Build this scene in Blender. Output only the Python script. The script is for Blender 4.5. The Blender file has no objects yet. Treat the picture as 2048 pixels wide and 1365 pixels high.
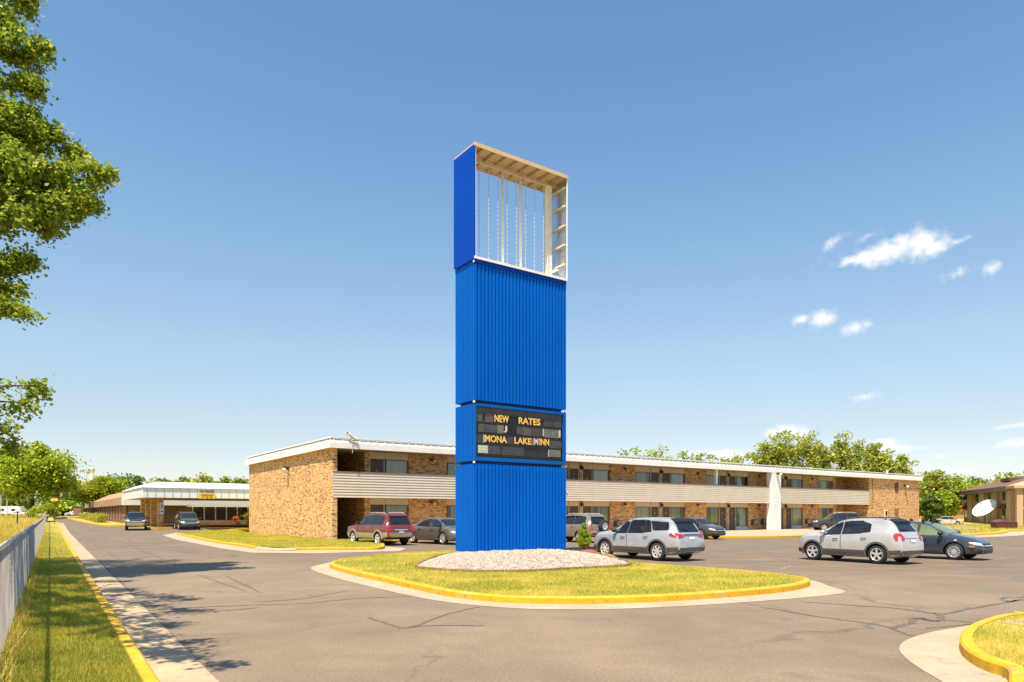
import bpy, math, random
import numpy as np
from mathutils import Vector, Matrix
from mathutils.bvhtree import BVHTree

# ------------------------------------------------------------ camera, sky, sun, exposure
scene = bpy.context.scene
F, CH, YH = 1394.0, 1.75, 1027.0           # focal length and horizon row in photo pixels, eye height
cam_d = bpy.data.cameras.new("camera"); cam = bpy.data.objects.new("camera", cam_d)
scene.collection.objects.link(cam)
cam.location = (0, 0, CH); cam.rotation_euler = (math.radians(90), 0, 0)
cam_d.lens = 24.5; cam_d.sensor_width = 36.0; cam_d.shift_y = 0.1682
cam_d.clip_start = 0.1; cam_d.clip_end = 5000
scene.camera = cam
scene.view_settings.view_transform = 'Standard'; scene.view_settings.look = 'None'
scene.view_settings.gamma = 1.0; scene.view_settings.exposure = 0.95
SUN_EL = math.radians(65.5); TS = Vector((-0.40, -0.917)).normalized()
sun_d = bpy.data.lights.new("sun", 'SUN'); sun_d.energy = 4.7; sun_d.angle = math.radians(0.5)
sun_d.color = (1.0, 0.86, 0.67)
sun = bpy.data.objects.new("sun", sun_d); scene.collection.objects.link(sun)
sun.rotation_euler = Vector((-TS.x * math.cos(SUN_EL), -TS.y * math.cos(SUN_EL), -math.sin(SUN_EL))).to_track_quat('-Z', 'Y').to_euler()
sun.location = (-20, -40, 60)

world = bpy.data.worlds.new("World"); scene.world = world; world.use_nodes = True
wn = world.node_tree; wn.nodes.clear()
def WN(t, **kw):
    n = wn.nodes.new(t)
    for k, v in kw.items(): setattr(n, k, v)
    return n
def WL(a, b): wn.links.new(a, b)
def wmath(op, a, b=None, c=None, clamp=False):
    n = WN('ShaderNodeMath', operation=op, use_clamp=clamp)
    for i, s in enumerate((a, b, c)):
        if s is None: continue
        if isinstance(s, (int, float)): n.inputs[i].default_value = s
        else: WL(s, n.inputs[i])
    return n.outputs[0]
sky = WN('ShaderNodeTexSky', sky_type='NISHITA', sun_disc=False, sun_elevation=SUN_EL,
         sun_rotation=math.atan2(TS.x, TS.y) % (2 * math.pi), altitude=200.0, air_density=1.0, dust_density=0.6, ozone_density=2.6)
tc = WN('ShaderNodeTexCoord')
nrm = WN('ShaderNodeVectorMath', operation='NORMALIZE'); WL(tc.outputs['Generated'], nrm.inputs[0])
nz = WN('ShaderNodeTexNoise'); nz.inputs['Scale'].default_value = 42; nz.inputs['Detail'].default_value = 7; nz.inputs['Roughness'].default_value = 0.62
WL(nrm.outputs[0], nz.inputs['Vector'])
nz2 = WN('ShaderNodeTexNoise'); nz2.inputs['Scale'].default_value = 110; nz2.inputs['Detail'].default_value = 5
WL(nrm.outputs[0], nz2.inputs['Vector'])
# small fair-weather clouds: direction (in photo pixels), half sizes, tilt, density
CLOUDS = [(1846,482,30,25,5,1),(1868,496,28,18,5,1),(1806,486,28,20,5,1),(1770,500,30,18,5,1),(1735,512,32,14,5,1),(1705,522,28,8,8,.9),(1780,503,80,22,7,1),(1838,489,42,31,10,1),(1728,517,52,13,4,.95),(1803,480,32,13,5,.9),(1700,522,30,8,10,.7),(1668,484,32,13,32,.62),(1736,472,32,10,18,.55),
          (1622,496,20,7,35,.36),(1914,484,30,8,15,.55),(1640,520,20,8,32,.32),(1918,546,36,14,16,.6),(1983,538,24,18,20,.58),
          (1600,641,20,10,5,.72),(1648,638,29,17,14,.92),(1710,656,34,13,5,.75),(1733,793,30,9,5,.62),(1800,797,18,5,0,.35),
          (1578,867,46,13,0,1),(1572,858,22,10,0,.95),(1445,909,50,11,0,1),(1392,907,34,9,0,.8),(1770,886,26,10,0,.95),(1792,897,36,8,0,.9),(1838,897,18,5,0,.5),
          (1882,912,18,6,0,.6),(2026,852,40,8,5,.75),(2034,887,38,12,5,.9),(1900,940,46,9,0,.5),(2018,915,30,6,0,.5),(820,767,12,5,0,.32),(683,752,12,4,0,.25),(828,770,10,4,0,.3)]
best = None
for (px, py, a, b, ang, s) in CLOUDS:
    c = Vector(((px - 1024) / F, 1, (YH - py) / F)); L = c.length; c.normalize()
    r = c.cross(Vector((0, 0, 1))).normalized(); u = r.cross(c).normalized()
    ca, sa = math.cos(math.radians(ang)), math.sin(math.radians(ang))
    e1 = (r * ca + u * sa) * (F * L / (a*1.25)); e2 = (u * ca - r * sa) * (F * L / (b*1.3))
    d1 = WN('ShaderNodeVectorMath', operation='DOT_PRODUCT'); WL(nrm.outputs[0], d1.inputs[0]); d1.inputs[1].default_value = e1
    d2 = WN('ShaderNodeVectorMath', operation='DOT_PRODUCT'); WL(nrm.outputs[0], d2.inputs[0]); d2.inputs[1].default_value = e2
    q = wmath('MULTIPLY_ADD', d2.outputs['Value'], d2.outputs['Value'], wmath('MULTIPLY', d1.outputs['Value'], d1.outputs['Value']))
    v = wmath('MULTIPLY', wmath('SUBTRACT', 1.0, wmath('SQRT', q)), s)
    v = wmath('ADD', v, (s - 1) * 0.28)
    best = v if best is None else wmath('MAXIMUM', best, v)
fr = wmath('ADD', wmath('MULTIPLY', wmath('SUBTRACT', nz.outputs['Fac'], .5) , 1.15), wmath('MULTIPLY', wmath('SUBTRACT', nz2.outputs['Fac'], .5), 0.7))
dens = wmath('ADD', best, fr)
mr = WN('ShaderNodeMapRange', interpolation_type='SMOOTHSTEP'); WL(dens, mr.inputs['Value'])
mr.inputs['From Min'].default_value = -0.02; mr.inputs['From Max'].default_value = 0.9
inside = wmath('GREATER_THAN', best, -0.55)
cl = wmath('MULTIPLY', wmath('MULTIPLY', mr.outputs[0], inside), 0.97)
sepd = WN('ShaderNodeSeparateXYZ'); WL(nrm.outputs[0], sepd.inputs[0])
air = WN('ShaderNodeValToRGB'); WL(sepd.outputs[2], air.inputs[0])      # clear, polarised blue overhead, pale air low down
er = air.color_ramp.elements
for k_ in range(3): er.new(.5)
for e_, (p_, c_) in zip(er, [(0, (.86, .80, .84)), (.12, (.975, .838, .739)), (.222, (1.12, 1.035, .885)), (.376, (1.0, 1.09, 1.01)), (.578, (.836, 1.03, 1.08))]):
    e_.position = p_; e_.color = (c_[0]/1.3, c_[1]/1.3, c_[2]/1.3, 1)
hsv = WN('ShaderNodeMix', data_type='RGBA', blend_type='MULTIPLY'); hsv.inputs['Factor'].default_value = 1.0; WL(sky.outputs[0], hsv.inputs['A']); WL(air.outputs[0], hsv.inputs['B'])
mixc = WN('ShaderNodeMix', data_type='RGBA'); WL(cl, mixc.inputs['Factor']); WL(hsv.outputs['Result'], mixc.inputs['A'])
mixc.inputs['B'].default_value = (4.4, 4.35, 4.3, 1)
bg = WN('ShaderNodeBackground'); bg.inputs['Strength'].default_value = 0.13; WL(mixc.outputs['Result'], bg.inputs['Color'])
wo = WN('ShaderNodeOutputWorld'); WL(bg.outputs[0], wo.inputs[0])

# ------------------------------------------------------------ plan of the place
AN = math.radians(54.8)
U = Vector((math.sin(AN), math.cos(AN))); V = Vector((-math.cos(AN), math.sin(AN)))
MYAW = math.atan2(U.y, U.x)
P0 = Vector(((665 - 1024) / F * 43.0, 43.0))          # near corner of the motel block
def uv(u, v): q = P0 + U * u + V * v; return q
def to_uv(x, y): d = Vector((x, y)) - P0; return d.dot(U), d.dot(V)
def gz(x, y):                                          # the land climbs gently at the back
    v = -(x - P0.x) * math.cos(AN) + (y - P0.y) * math.sin(AN)
    return min(0.95, max(0.0, (v - 30) * 0.0125))
def G(px, py, dz=0.0):                                 # the ground point seen in a photo pixel
    z = dz; Y = 10
    for _ in range(12):
        Y = F * (CH - z) / max(py - YH, .5); X = (px - 1024) / F * Y; z = gz(X, Y) + dz
    return Vector((X, Y, z))
def at(px, py, Y): return Vector(((px - 1024) / F * Y, Y, CH + (YH - py) * Y / F))
KS = -0.663
def kx(Y, a=0.0): return 1.075 + a + KS * Y            # left kerb line of the driveway (road side of the kerb at a=0)

# ------------------------------------------------------------ materials
MATS = {}
class NT:
    def __init__(s, name):
        s.m = bpy.data.materials.new(name); s.m.use_nodes = True; s.t = s.m.node_tree
        s.p = s.t.nodes['Principled BSDF']; s.out = s.t.nodes['Material Output']
    def n(s, t, **kw):
        x = s.t.nodes.new(t)
        for k, v in kw.items():
            if k in x.inputs: x.inputs[k].default_value = v
            else: setattr(x, k, v)
        return x
    def l(s, a, b): s.t.links.new(a, b)
    def coord(s, kind='Object'): return s.n('ShaderNodeTexCoord').outputs[kind]
    def pos(s): return s.n('ShaderNodeNewGeometry').outputs['Position']
    def noise(s, vec, scale, detail=4, rough=.55, stretch=None):
        if stretch:
            m = s.n('ShaderNodeMapping'); m.inputs['Scale'].default_value = stretch; s.l(vec, m.inputs[0]); vec = m.outputs[0]
        x = s.n('ShaderNodeTexNoise'); x.inputs['Scale'].default_value = scale; x.inputs['Detail'].default_value = detail; x.inputs['Roughness'].default_value = rough
        s.l(vec, x.inputs['Vector']); return x.outputs['Fac']
    def ramp(s, fac, stops, interp='LINEAR'):
        r = s.n('ShaderNodeValToRGB'); r.color_ramp.interpolation = interp
        e = r.color_ramp.elements
        while len(e) < len(stops): e.new(0.5)
        for i, (p, c) in enumerate(stops):
            e[i].position = p; e[i].color = (*c, 1) if len(c) == 3 else c
        s.l(fac, r.inputs[0]); return r.outputs['Color']
    def mix(s, fac, a, b, blend='MIX'):
        x = s.n('ShaderNodeMix', data_type='RGBA'); x.blend_type = blend
        for k, v in (('Factor', fac), ('A', a), ('B', b)):
            i = x.inputs[k]
            if isinstance(v, (int, float)): i.default_value = v
            elif isinstance(v, tuple): i.default_value = (*v, 1)
            else: s.l(v, i)
        return x.outputs['Result']
    def math(s, op, a, b=0.0):
        x = s.n('ShaderNodeMath', operation=op)
        for i, v in enumerate((a, b)):
            if isinstance(v, (int, float)): x.inputs[i].default_value = v
            else: s.l(v, x.inputs[i])
        return x.outputs[0]
    def bump(s, h, strength=.3, dist=.02):
        b = s.n('ShaderNodeBump'); b.inputs['Strength'].default_value = strength; b.inputs['Distance'].default_value = dist
        s.l(h, b.inputs['Height']); s.l(b.outputs[0], s.p.inputs['Normal'])
    def base(s, c):
        i = s.p.inputs['Base Color']
        if isinstance(c, tuple): i.default_value = (*c, 1)
        else: s.l(c, i)
    def set(s, **kw):
        for k, v in kw.items(): s.p.inputs[k].default_value = v
        return s.m
def plain(name, col, rough=.6, metal=0.0, var=.12, scale=3.0, bump=0.0, spec=.5, coat=0.0):
    if name in MATS: return MATS[name]
    t = NT(name); c = t.coord()
    n = t.noise(c, scale, 6, .6)
    lo = tuple(x * (1 - var) for x in col); hi = tuple(min(1, x * (1 + var)) for x in col)
    t.base(t.ramp(n, [(.3, lo), (.7, hi)]))
    t.set(Roughness=rough, Metallic=metal); t.p.inputs['Specular IOR Level'].default_value = spec
    t.p.inputs['Coat Weight'].default_value = coat; t.p.inputs['Coat Roughness'].default_value = .04
    if bump: t.bump(t.noise(c, scale * 12, 3), bump, .01)
    MATS[name] = t.m; return t.m
def paint(name, col, metal=.6, rough=.34):
    if name in MATS: return MATS[name]
    t = NT(name); c = t.coord()
    n = t.noise(c, 2.5, 6, .65); d = t.noise(c, 60, 2)
    a = t.ramp(n, [(.35, tuple(x * .9 for x in col)), (.7, tuple(min(1, x * 1.06) for x in col))])
    t.base(t.mix(.10, a, (.33, .28, .22)))          # road dust
    t.l(t.math('ADD', t.math('MULTIPLY', d, .12), rough - .06), t.p.inputs['Roughness'])
    t.set(Metallic=metal); t.p.inputs['Coat Weight'].default_value = .8; t.p.inputs['Coat Roughness'].default_value = .06
    MATS[name] = t.m; return t.m

def mk_asphalt():
    t = NT('asphalt'); p = t.pos()
    big = t.noise(p, .16, 5, .6); med = t.noise(p, .7, 6, .65); fine = t.noise(p, 26, 3, .7); gr = t.noise(p, 130, 2, .8)
    streak = t.noise(p, .5, 5, .6, stretch=(.7, 1.5, 1))
    c = t.ramp(big, [(.3, (.132, .100, .068)), (.52, (.198, .150, .101)), (.72, (.262, .206, .144))])
    c = t.mix(t.math('MULTIPLY', med, .55), c, t.ramp(med, [(.3, (.088, .068, .048)), (.7, (.285, .229, .163))]))
    c = t.mix(.22, c, t.ramp(streak, [(.35, (.13, .104, .077)), (.65, (.255, .21, .158))]))
    c = t.mix(.8, c, t.ramp(fine, [(.25, (.30, .30, .30)), (.5, (.5, .5, .5)), (.75, (.72, .72, .71))]), 'OVERLAY')
    c = t.mix(.8, c, t.ramp(gr, [(.3, (.25, .25, .25)), (.7, (.72, .7, .68))]), 'OVERLAY')
    sp = t.n('ShaderNodeSeparateXYZ'); t.l(p, sp.inputs[0])
    # the older, oilier surface of the parking bays beyond the island
    bay = t.math('ADD', t.math('ADD', sp.outputs[1], t.math('MULTIPLY', sp.outputs[0], .35)), t.math('MULTIPLY', big, 9.0))
    bm = t.n('ShaderNodeMapRange', interpolation_type='SMOOTHSTEP'); t.l(bay, bm.inputs[0]); bm.inputs[1].default_value = 22; bm.inputs[2].default_value = 33
    lotn = t.noise(p, .9, 6, .75, stretch=(.4, 1.5, 1))
    c = t.mix(t.math('MULTIPLY', bm.outputs[0], .85), c, t.ramp(lotn, [(.28, (.080, .060, .042)), (.52, (.145, .110, .076)), (.72, (.26, .195, .13))]))
    # hairline cracking
    wv = t.n('ShaderNodeTexNoise'); wv.inputs['Scale'].default_value = .9; wv.inputs['Detail'].default_value = 4; t.l(p, wv.inputs['Vector'])
    wm = t.n('ShaderNodeVectorMath', operation='MULTIPLY_ADD'); t.l(wv.outputs['Color'], wm.inputs[0]); wm.inputs[1].default_value = (1.6, 1.6, 0); t.l(p, wm.inputs[2])
    vo = t.n('ShaderNodeTexVoronoi', feature='DISTANCE_TO_EDGE'); vo.inputs['Scale'].default_value = .23; t.l(wm.outputs[0], vo.inputs['Vector'])
    ck = t.math('MULTIPLY', t.ramp(vo.outputs['Distance'], [(0, (1, 1, 1)), (.010, (0, 0, 0))]), t.ramp(t.noise(p, .23, 3), [(.44, (0, 0, 0)), (.58, (.75, .75, .75))]))
    c = t.mix(ck, c, (.075, .06, .045))
    sm = t.noise(p, .12, 4, .7, stretch=(1.4, .8, 1))
    c = t.mix(t.ramp(sm, [(.50, (0, 0, 0)), (.70, (.55, .55, .55))]), c, t.ramp(fine, [(.3, (.10, .078, .055)), (.7, (.17, .132, .094))]))
    st = t.noise(p, .42, 3, .5)
    c = t.mix(t.ramp(st, [(.64, (0, 0, 0)), (.74, (.5, .5, .5))]), c, (.07, .06, .054))
    t.base(c); t.bump(t.noise(p, 60, 4, .7), .35, .008); return t.set(Roughness=.9)
MATS['asphalt'] = mk_asphalt()
def mk_concrete(name, a, b, joints=0):
    t = NT(name); p = t.pos()
    n = t.noise(p, 1.1, 6, .65); f = t.noise(p, 30, 4, .7)
    c = t.ramp(n, [(.3, a), (.7, b)])
    c = t.mix(.6, c, t.ramp(f, [(.3, (.36, .36, .36)), (.7, (.66, .65, .64))]), 'OVERLAY')
    s = t.noise(p, 3.0, 5, .7)
    c = t.mix(t.ramp(s, [(.56, (0, 0, 0)), (.72, (.65, .65, .65))]), c, tuple(x * .55 for x in a))
    t.base(c); t.bump(f, .3, .006); return t.set(Roughness=.88)
MATS['concrete'] = mk_concrete('pale_concrete', (.34, .255, .175), (.46, .355, .25))
MATS['gutter'] = mk_concrete('gutter_concrete', (.32, .235, .145), (.45, .345, .22))
def mk_yellow():
    t = NT('kerb_yellow'); p = t.pos()
    n = t.noise(p, 5, 6, .7); k = t.noise(p, 1.3, 5, .7)
    c = t.ramp(n, [(.3, (.50, .27, .004)), (.7, (.66, .40, .010))])
    c = t.mix(t.ramp(k, [(.56, (0, 0, 0)), (.68, (.8, .8, .8))]), c, (.50, .36, .12))
    k2 = t.noise(p, 9, 6, .75)
    c = t.mix(t.ramp(k2, [(.57, (0, 0, 0)), (.62, (.8, .8, .8))]), c, (.30, .20, .09))
    k3 = t.noise(p, 2.2, 7, .8)
    c = t.mix(t.ramp(k3, [(.58, (0, 0, 0)), (.70, (.7, .7, .7))]), c, (.20, .125, .045))
    t.base(c); t.bump(n, .4, .01); return t.set(Roughness=.75)
MATS['yellow'] = mk_yellow()
def mk_grass(name, stops, patch, blade=False):
    t = NT(name); p = t.pos()
    n = t.noise(p, .55, 5, .65); m = t.noise(p, 9, 5, .75)
    if blade:
        r = t.n('ShaderNodeNewGeometry').outputs['Random Per Island']
        c = t.ramp(r, stops)
    else:
        c = t.ramp(m, stops)
    c = t.mix(t.ramp(n, [(.42, (0, 0, 0)), (.66, (.8, .8, .8))]), c, t.ramp(m, [(.3, patch), (.75, tuple(min(1, x * 1.35) for x in patch))]))
    t.base(c)
    if blade:
        t.p.inputs['Subsurface Weight'].default_value = 0.0
        tr = t.n('ShaderNodeBsdfTranslucent'); t.l(c, tr.inputs['Color'])
        mx = t.n('ShaderNodeMixShader'); mx.inputs[0].default_value = .3
        t.l(t.p.outputs[0], mx.inputs[1]); t.l(tr.outputs[0], mx.inputs[2]); t.l(mx.outputs[0], t.out.inputs['Surface'])
    else: t.bump(m, .8, .05)
    return t.set(Roughness=.8)
GST = [(0, (0.142, 0.162, 0.016)), (.35, (0.247, 0.246, 0.023)), (.65, (0.380, 0.323, 0.036)), (1, (0.627, 0.459, 0.091))]
MATS['lawn'] = mk_grass('lawn_soil', GST, (0.456, 0.340, 0.072))
MATS['blades'] = mk_grass('grass_blades', [(0, (0.184, 0.238, 0.019)), (.4, (0.313, 0.343, 0.026)), (.75, (0.478, 0.440, 0.042)), (1, (0.735, 0.581, 0.108))], (0.625, 0.502, 0.090), True)
MATS['greenblades'] = mk_grass('green_grass_blades', [(0, (.17, .22, .018)), (.4, (.27, .32, .026)), (.75, (.44, .41, .04)), (1, (.60, .48, .12))], (.50, .42, .06), True)
MATS['field'] = mk_grass('field_soil', [(0, (0.209, 0.221, 0.023)), (.5, (0.361, 0.332, 0.039)), (1, (0.570, 0.425, 0.091))], (0.513, 0.374, 0.091))
MATS['tallgrass'] = mk_grass('tall_grass', [(0, (0.245, 0.272, 0.024)), (.45, (0.438, 0.400, 0.036)), (.8, (0.630, 0.464, 0.084)), (1, (0.752, 0.496, 0.144))], (0.647, 0.464, 0.120), True)
def mk_leaf(name, stops, trans=.38):
    t = NT(name); r = t.n('ShaderNodeNewGeometry').outputs['Random Per Island']
    c = t.ramp(r, stops)
    p = t.pos(); n = t.noise(p, .45, 3)
    c = t.mix(.35, c, t.ramp(n, [(.35, (.35, .38, .35)), (.65, (.66, .64, .55))]), 'OVERLAY')
    t.base(c); tr = t.n('ShaderNodeBsdfTranslucent'); t.l(c, tr.inputs['Color'])
    mx = t.n('ShaderNodeMixShader'); mx.inputs[0].default_value = trans
    t.l(t.p.outputs[0], mx.inputs[1]); t.l(tr.outputs[0], mx.inputs[2]); t.l(mx.outputs[0], t.out.inputs['Surface'])
    t.p.inputs['Specular IOR Level'].default_value = .35
    return t.set(Roughness=.45)
MATS['maple'] = mk_leaf('maple_leaves', [(0, (.10, .155, .02)), (.35, (.21, .30, .03)), (.7, (.35, .43, .04)), (1, (.50, .50, .07))], .5)
MATS['green'] = mk_leaf('green_leaves', [(0, (0.154, 0.248, 0.018)), (.5, (0.306, 0.406, 0.025)), (1, (0.585, 0.614, 0.038))])
MATS['lime'] = mk_leaf('lime_leaves', [(0, (0.210, 0.295, 0.017)), (.5, (0.333, 0.419, 0.024)), (1, (0.490, 0.512, 0.036))])
MATS['poplar'] = mk_leaf('poplar_leaves', [(0, (0.196, 0.260, 0.040)), (.5, (0.353, 0.400, 0.061)), (1, (0.576, 0.552, 0.091))])
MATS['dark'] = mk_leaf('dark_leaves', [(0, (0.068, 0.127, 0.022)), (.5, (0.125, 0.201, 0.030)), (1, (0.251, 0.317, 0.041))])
MATS['olive'] = mk_leaf('distant_leaves', [(0, (0.158, 0.207, 0.045)), (.5, (0.248, 0.300, 0.054)), (1, (0.393, 0.423, 0.076))])
MATS['hedge'] = mk_leaf('hedge_leaves', [(0, (0.210, 0.232, 0.024)), (.5, (0.367, 0.357, 0.036)), (1, (0.560, 0.480, 0.060))])
MATS['red'] = mk_leaf('red_leaves', [(0, (0.438, 0.093, 0.024)), (1, (0.735, 0.202, 0.060))])
def mk_bark():
    t = NT('bark'); c = t.pos(); n = t.noise(c, 6, 6, .7, stretch=(3, 3, .5))
    t.base(t.ramp(n, [(.3, (.035, .026, .018)), (.7, (.10, .078, .055))])); t.bump(n, .8, .03); return t.set(Roughness=.95)
MATS['bark'] = mk_bark()
def mk_brick(name, tones, mortar):
    t = NT(name); o = t.coord()
    sx = t.n('ShaderNodeSeparateXYZ'); t.l(o, sx.inputs[0])
    h = t.math('ADD', sx.outputs[0], sx.outputs[1])
    cb = t.n('ShaderNodeCombineXYZ'); t.l(h, cb.inputs[0]); t.l(sx.outputs[2], cb.inputs[1])
    b = t.n('ShaderNodeTexBrick'); t.l(cb.outputs[0], b.inputs['Vector'])
    b.inputs['Color1'].default_value = (0, 0, 0, 1); b.inputs['Color2'].default_value = (1, 1, 1, 1); b.inputs['Mortar'].default_value = (.5, .5, .5, 1)
    b.inputs['Scale'].default_value = 1.0; b.inputs['Brick Width'].default_value = .25; b.inputs['Row Height'].default_value = .085; b.inputs['Mortar Size'].default_value = .008
    b.inputs['Bias'].default_value = 0.0
    c = t.ramp(b.outputs['Color'], tones, 'CONSTANT')
    n = t.noise(o, 1.3, 5, .6)
    c = t.mix(.4, c, t.ramp(n, [(.3, (.40, .38, .36)), (.7, (.62, .60, .58))]), 'OVERLAY')
    # spalled and burnt faces spread irregularly over the courses
    n2 = t.noise(cb.outputs[0], 5.5, 3, .7, stretch=(1, 1.5, 1))
    c = t.mix(t.ramp(n2, [(.66, (0, 0, 0)), (.70, (.75, .75, .75))]), c, tones[0][1])
    c = t.mix(b.outputs['Fac'], c, mortar)
    t.base(c); t.bump(b.outputs['Fac'], -.5, .01); return t.set(Roughness=.9)
MATS['brick'] = mk_brick('tan_brick', [(0, (0.147, 0.074, 0.036)), (.12, (0.419, 0.209, 0.079)), (.36, (0.616, 0.342, 0.130)), (.6, (0.715, 0.424, 0.180)), (.82, (0.542, 0.278, 0.101))], (0.616, 0.456, 0.248))
MATS['redbrick'] = mk_brick('brown_brick', [(0, (.13, .05, .03)), (.3, (.24, .11, .06)), (.6, (.31, .15, .08)), (.8, (.20, .085, .05))], (.33, .25, .18))
def mk_glass(name, col, rough=.04):
    t = NT(name); t.base(col); t.p.inputs['Specular IOR Level'].default_value = .75; t.p.inputs['IOR'].default_value = 1.5
    return t.set(Roughness=rough)
MATS['carglass'] = mk_glass('car_glass', (.012, .016, .022))
MATS['tealglass'] = mk_glass('car_glass_teal', (.025, .055, .06))
MATS['greenglass'] = mk_glass('car_glass_green', (.13, .17, .085), .06)
MATS['winglass'] = None
def mk_pane():
    t = NT('room_glass'); g = t.n('ShaderNodeBsdfGlossy'); g.inputs['Roughness'].default_value = .03; g.inputs['Color'].default_value = (.9, .95, 1, 1)
    tr = t.n('ShaderNodeBsdfTransparent'); tr.inputs['Color'].default_value = (.72, .80, .76, 1)
    mx = t.n('ShaderNodeMixShader'); mx.inputs[0].default_value = .12
    t.l(tr.outputs[0], mx.inputs[1]); t.l(g.outputs[0], mx.inputs[2]); t.l(mx.outputs[0], t.out.inputs['Surface']); return t.m
MATS['pane'] = mk_pane()
def mk_curtain(name, a, b):
    t = NT(name); o = t.coord(); w = t.noise(o, 7, 3, .5, stretch=(1, 1, .03))
    t.base(t.ramp(w, [(.35, a), (.65, b)])); return t.set(Roughness=.9)
MATS['curtain'] = mk_curtain('sage_curtain', (.20, .25, .12), (.42, .46, .26))
MATS['palecurtain'] = mk_curtain('pale_curtain', (.42, .40, .28), (.62, .6, .46))
def mk_gravel():
    t = NT('gravel'); p = t.pos()
    vo = t.n('ShaderNodeTexVoronoi'); vo.inputs['Scale'].default_value = 32; t.l(p, vo.inputs['Vector'])
    sep = t.n('ShaderNodeSeparateColor'); t.l(vo.outputs['Color'], sep.inputs[0])
    c = t.ramp(sep.outputs[0], [(0, (.13, .10, .08)), (.12, (.26, .21, .165)), (.3, (.43, .37, .31)), (.65, (.55, .49, .42)), (1, (.64, .59, .53))])
    n = t.noise(p, .9, 4)
    c = t.mix(t.ramp(n, [(.5, (0, 0, 0)), (.7, (.45, .45, .45))]), c, (.42, .28, .17))
    c = t.mix(t.ramp(vo.outputs['Distance'], [(.35, (0, 0, 0)), (.62, (.7, .7, .7))]), c, (.22, .16, .11))
    t.base(c); t.bump(vo.outputs['Distance'], -.8, .05); return t.set(Roughness=.85)
MATS['gravel'] = mk_gravel()
white = plain('white_paint', (.80, .79, .76), .5, var=.05, scale=1.5)
soffit = plain('soffit_cream', (.55, .47, .36), .8, var=.06)
cream = plain('cream_panel', (.62, .54, .40), .65, var=.05)
siding = plain('cream_siding', (.60, .53, .43), .6, var=.06, scale=1.0)
trimbrown = plain('brown_trim', (.17, .12, .085), .6)
doorbrown = plain('door_brown', (.075, .05, .038), .5, var=.1)
darkgrey = plain('dark_grey_metal', (.07, .065, .06), .5)
black = plain('black_plastic', (.015, .015, .016), .45)
rubber = plain('rubber', (.022, .021, .02), .85, var=.2, scale=8)
chrome = plain('bright_alloy', (.72, .71, .69), .3, .55, var=.05)
galv = plain('galvanised_steel', (.52, .50, .47), .5, .35, var=.12, scale=6)
lampred = plain('tail_lamp_red', (.42, .012, .012), .2, var=.15, scale=20, coat=1.0)
lampclear = plain('lamp_clear', (.62, .63, .62), .15, .3, var=.2, scale=25, coat=1.0)
lampamber = plain('lamp_amber', (.75, .25, .02), .25, coat=1.0)
platem = plain('plate_white', (.6, .64, .68), .5, var=.2, scale=14)
plateblue = plain('plate_blue', (.10, .20, .38), .5)
# ------------------------------------------------------------ builders
COL = scene.collection
class MB:
    def __init__(s): s.v = []; s.f = []
    def add(s, vs, fs):
        o = len(s.v); s.v += [tuple(v) for v in vs]; s.f += [tuple(i + o for i in f) for f in fs]; return s
    def box(s, x0, x1, y0, y1, z0, z1):
        return s.add([(x0,y0,z0),(x1,y0,z0),(x1,y1,z0),(x0,y1,z0),(x0,y0,z1),(x1,y0,z1),(x1,y1,z1),(x0,y1,z1)],
                     [(0,3,2,1),(4,5,6,7),(0,1,5,4),(1,2,6,5),(2,3,7,6),(3,0,4,7)])
    def tube(s, pts, rad, n=6):
        pts = [Vector(p) for p in pts]
        if isinstance(rad, (int, float)): rad = [rad] * len(pts)
        vs = []
        for i, p in enumerate(pts):
            d = (pts[min(i + 1, len(pts) - 1)] - pts[max(i - 1, 0)]).normalized()
            a = d.cross(Vector((0, 0, 1)) if abs(d.z) < .9 else Vector((1, 0, 0))).normalized(); b = d.cross(a)
            for k in range(n):
                t = 2 * math.pi * k / n; vs.append(p + (a * math.cos(t) + b * math.sin(t)) * rad[i])
        fs = []
        for i in range(len(pts) - 1):
            for k in range(n):
                q = (k + 1) % n; fs.append((i*n+k, i*n+q, (i+1)*n+q, (i+1)*n+k))
        fs.append(tuple(range(n - 1, -1, -1))); fs.append(tuple(range((len(pts)-1)*n, len(pts)*n)))
        return s.add(vs, fs)
    def lathe(s, prof, n=24, axis='z', c=(0,0,0)):
        vs = []
        for r, h in prof:
            for k in range(n):
                t = 2 * math.pi * k / n; a, b = r * math.cos(t), r * math.sin(t)
                v = (a, b, h) if axis == 'z' else (a, h, b) if axis == 'y' else (h, a, b)
                vs.append((v[0]+c[0], v[1]+c[1], v[2]+c[2]))
        fs = [(i*n+k, i*n+(k+1)%n, (i+1)*n+(k+1)%n, (i+1)*n+k) for i in range(len(prof)-1) for k in range(n)]
        return s.add(vs, fs)
    def prism(s, poly, z0, z1):
        n = len(poly); A = sum(poly[i][0]*poly[(i+1)%n][1]-poly[(i+1)%n][0]*poly[i][1] for i in range(n))
        if A < 0: poly = poly[::-1]
        return s.add([(p[0],p[1],z0) for p in poly] + [(p[0],p[1],z1) for p in poly],
                     [tuple(range(n-1,-1,-1)), tuple(range(n,2*n))] + [(i,(i+1)%n,n+(i+1)%n,n+i) for i in range(n)])
    def build(s, name, mat=None, parent=None, smooth=False, loc=None):
        m = bpy.data.meshes.new(name); m.from_pydata(s.v, [], s.f); m.update()
        return link(name, m, mat, parent, smooth, loc)
def link(name, m, mat=None, parent=None, smooth=False, loc=None):
    o = bpy.data.objects.new(name, m); COL.objects.link(o)
    for x in (mat if isinstance(mat, (list, tuple)) else [mat]):
        if x: m.materials.append(x)
    if parent: o.parent = parent
    if loc: o.location = loc
    if smooth:
        m.shade_smooth()
        if smooth is not True: m.set_sharp_from_angle(angle=math.radians(smooth))
    return o
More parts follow.
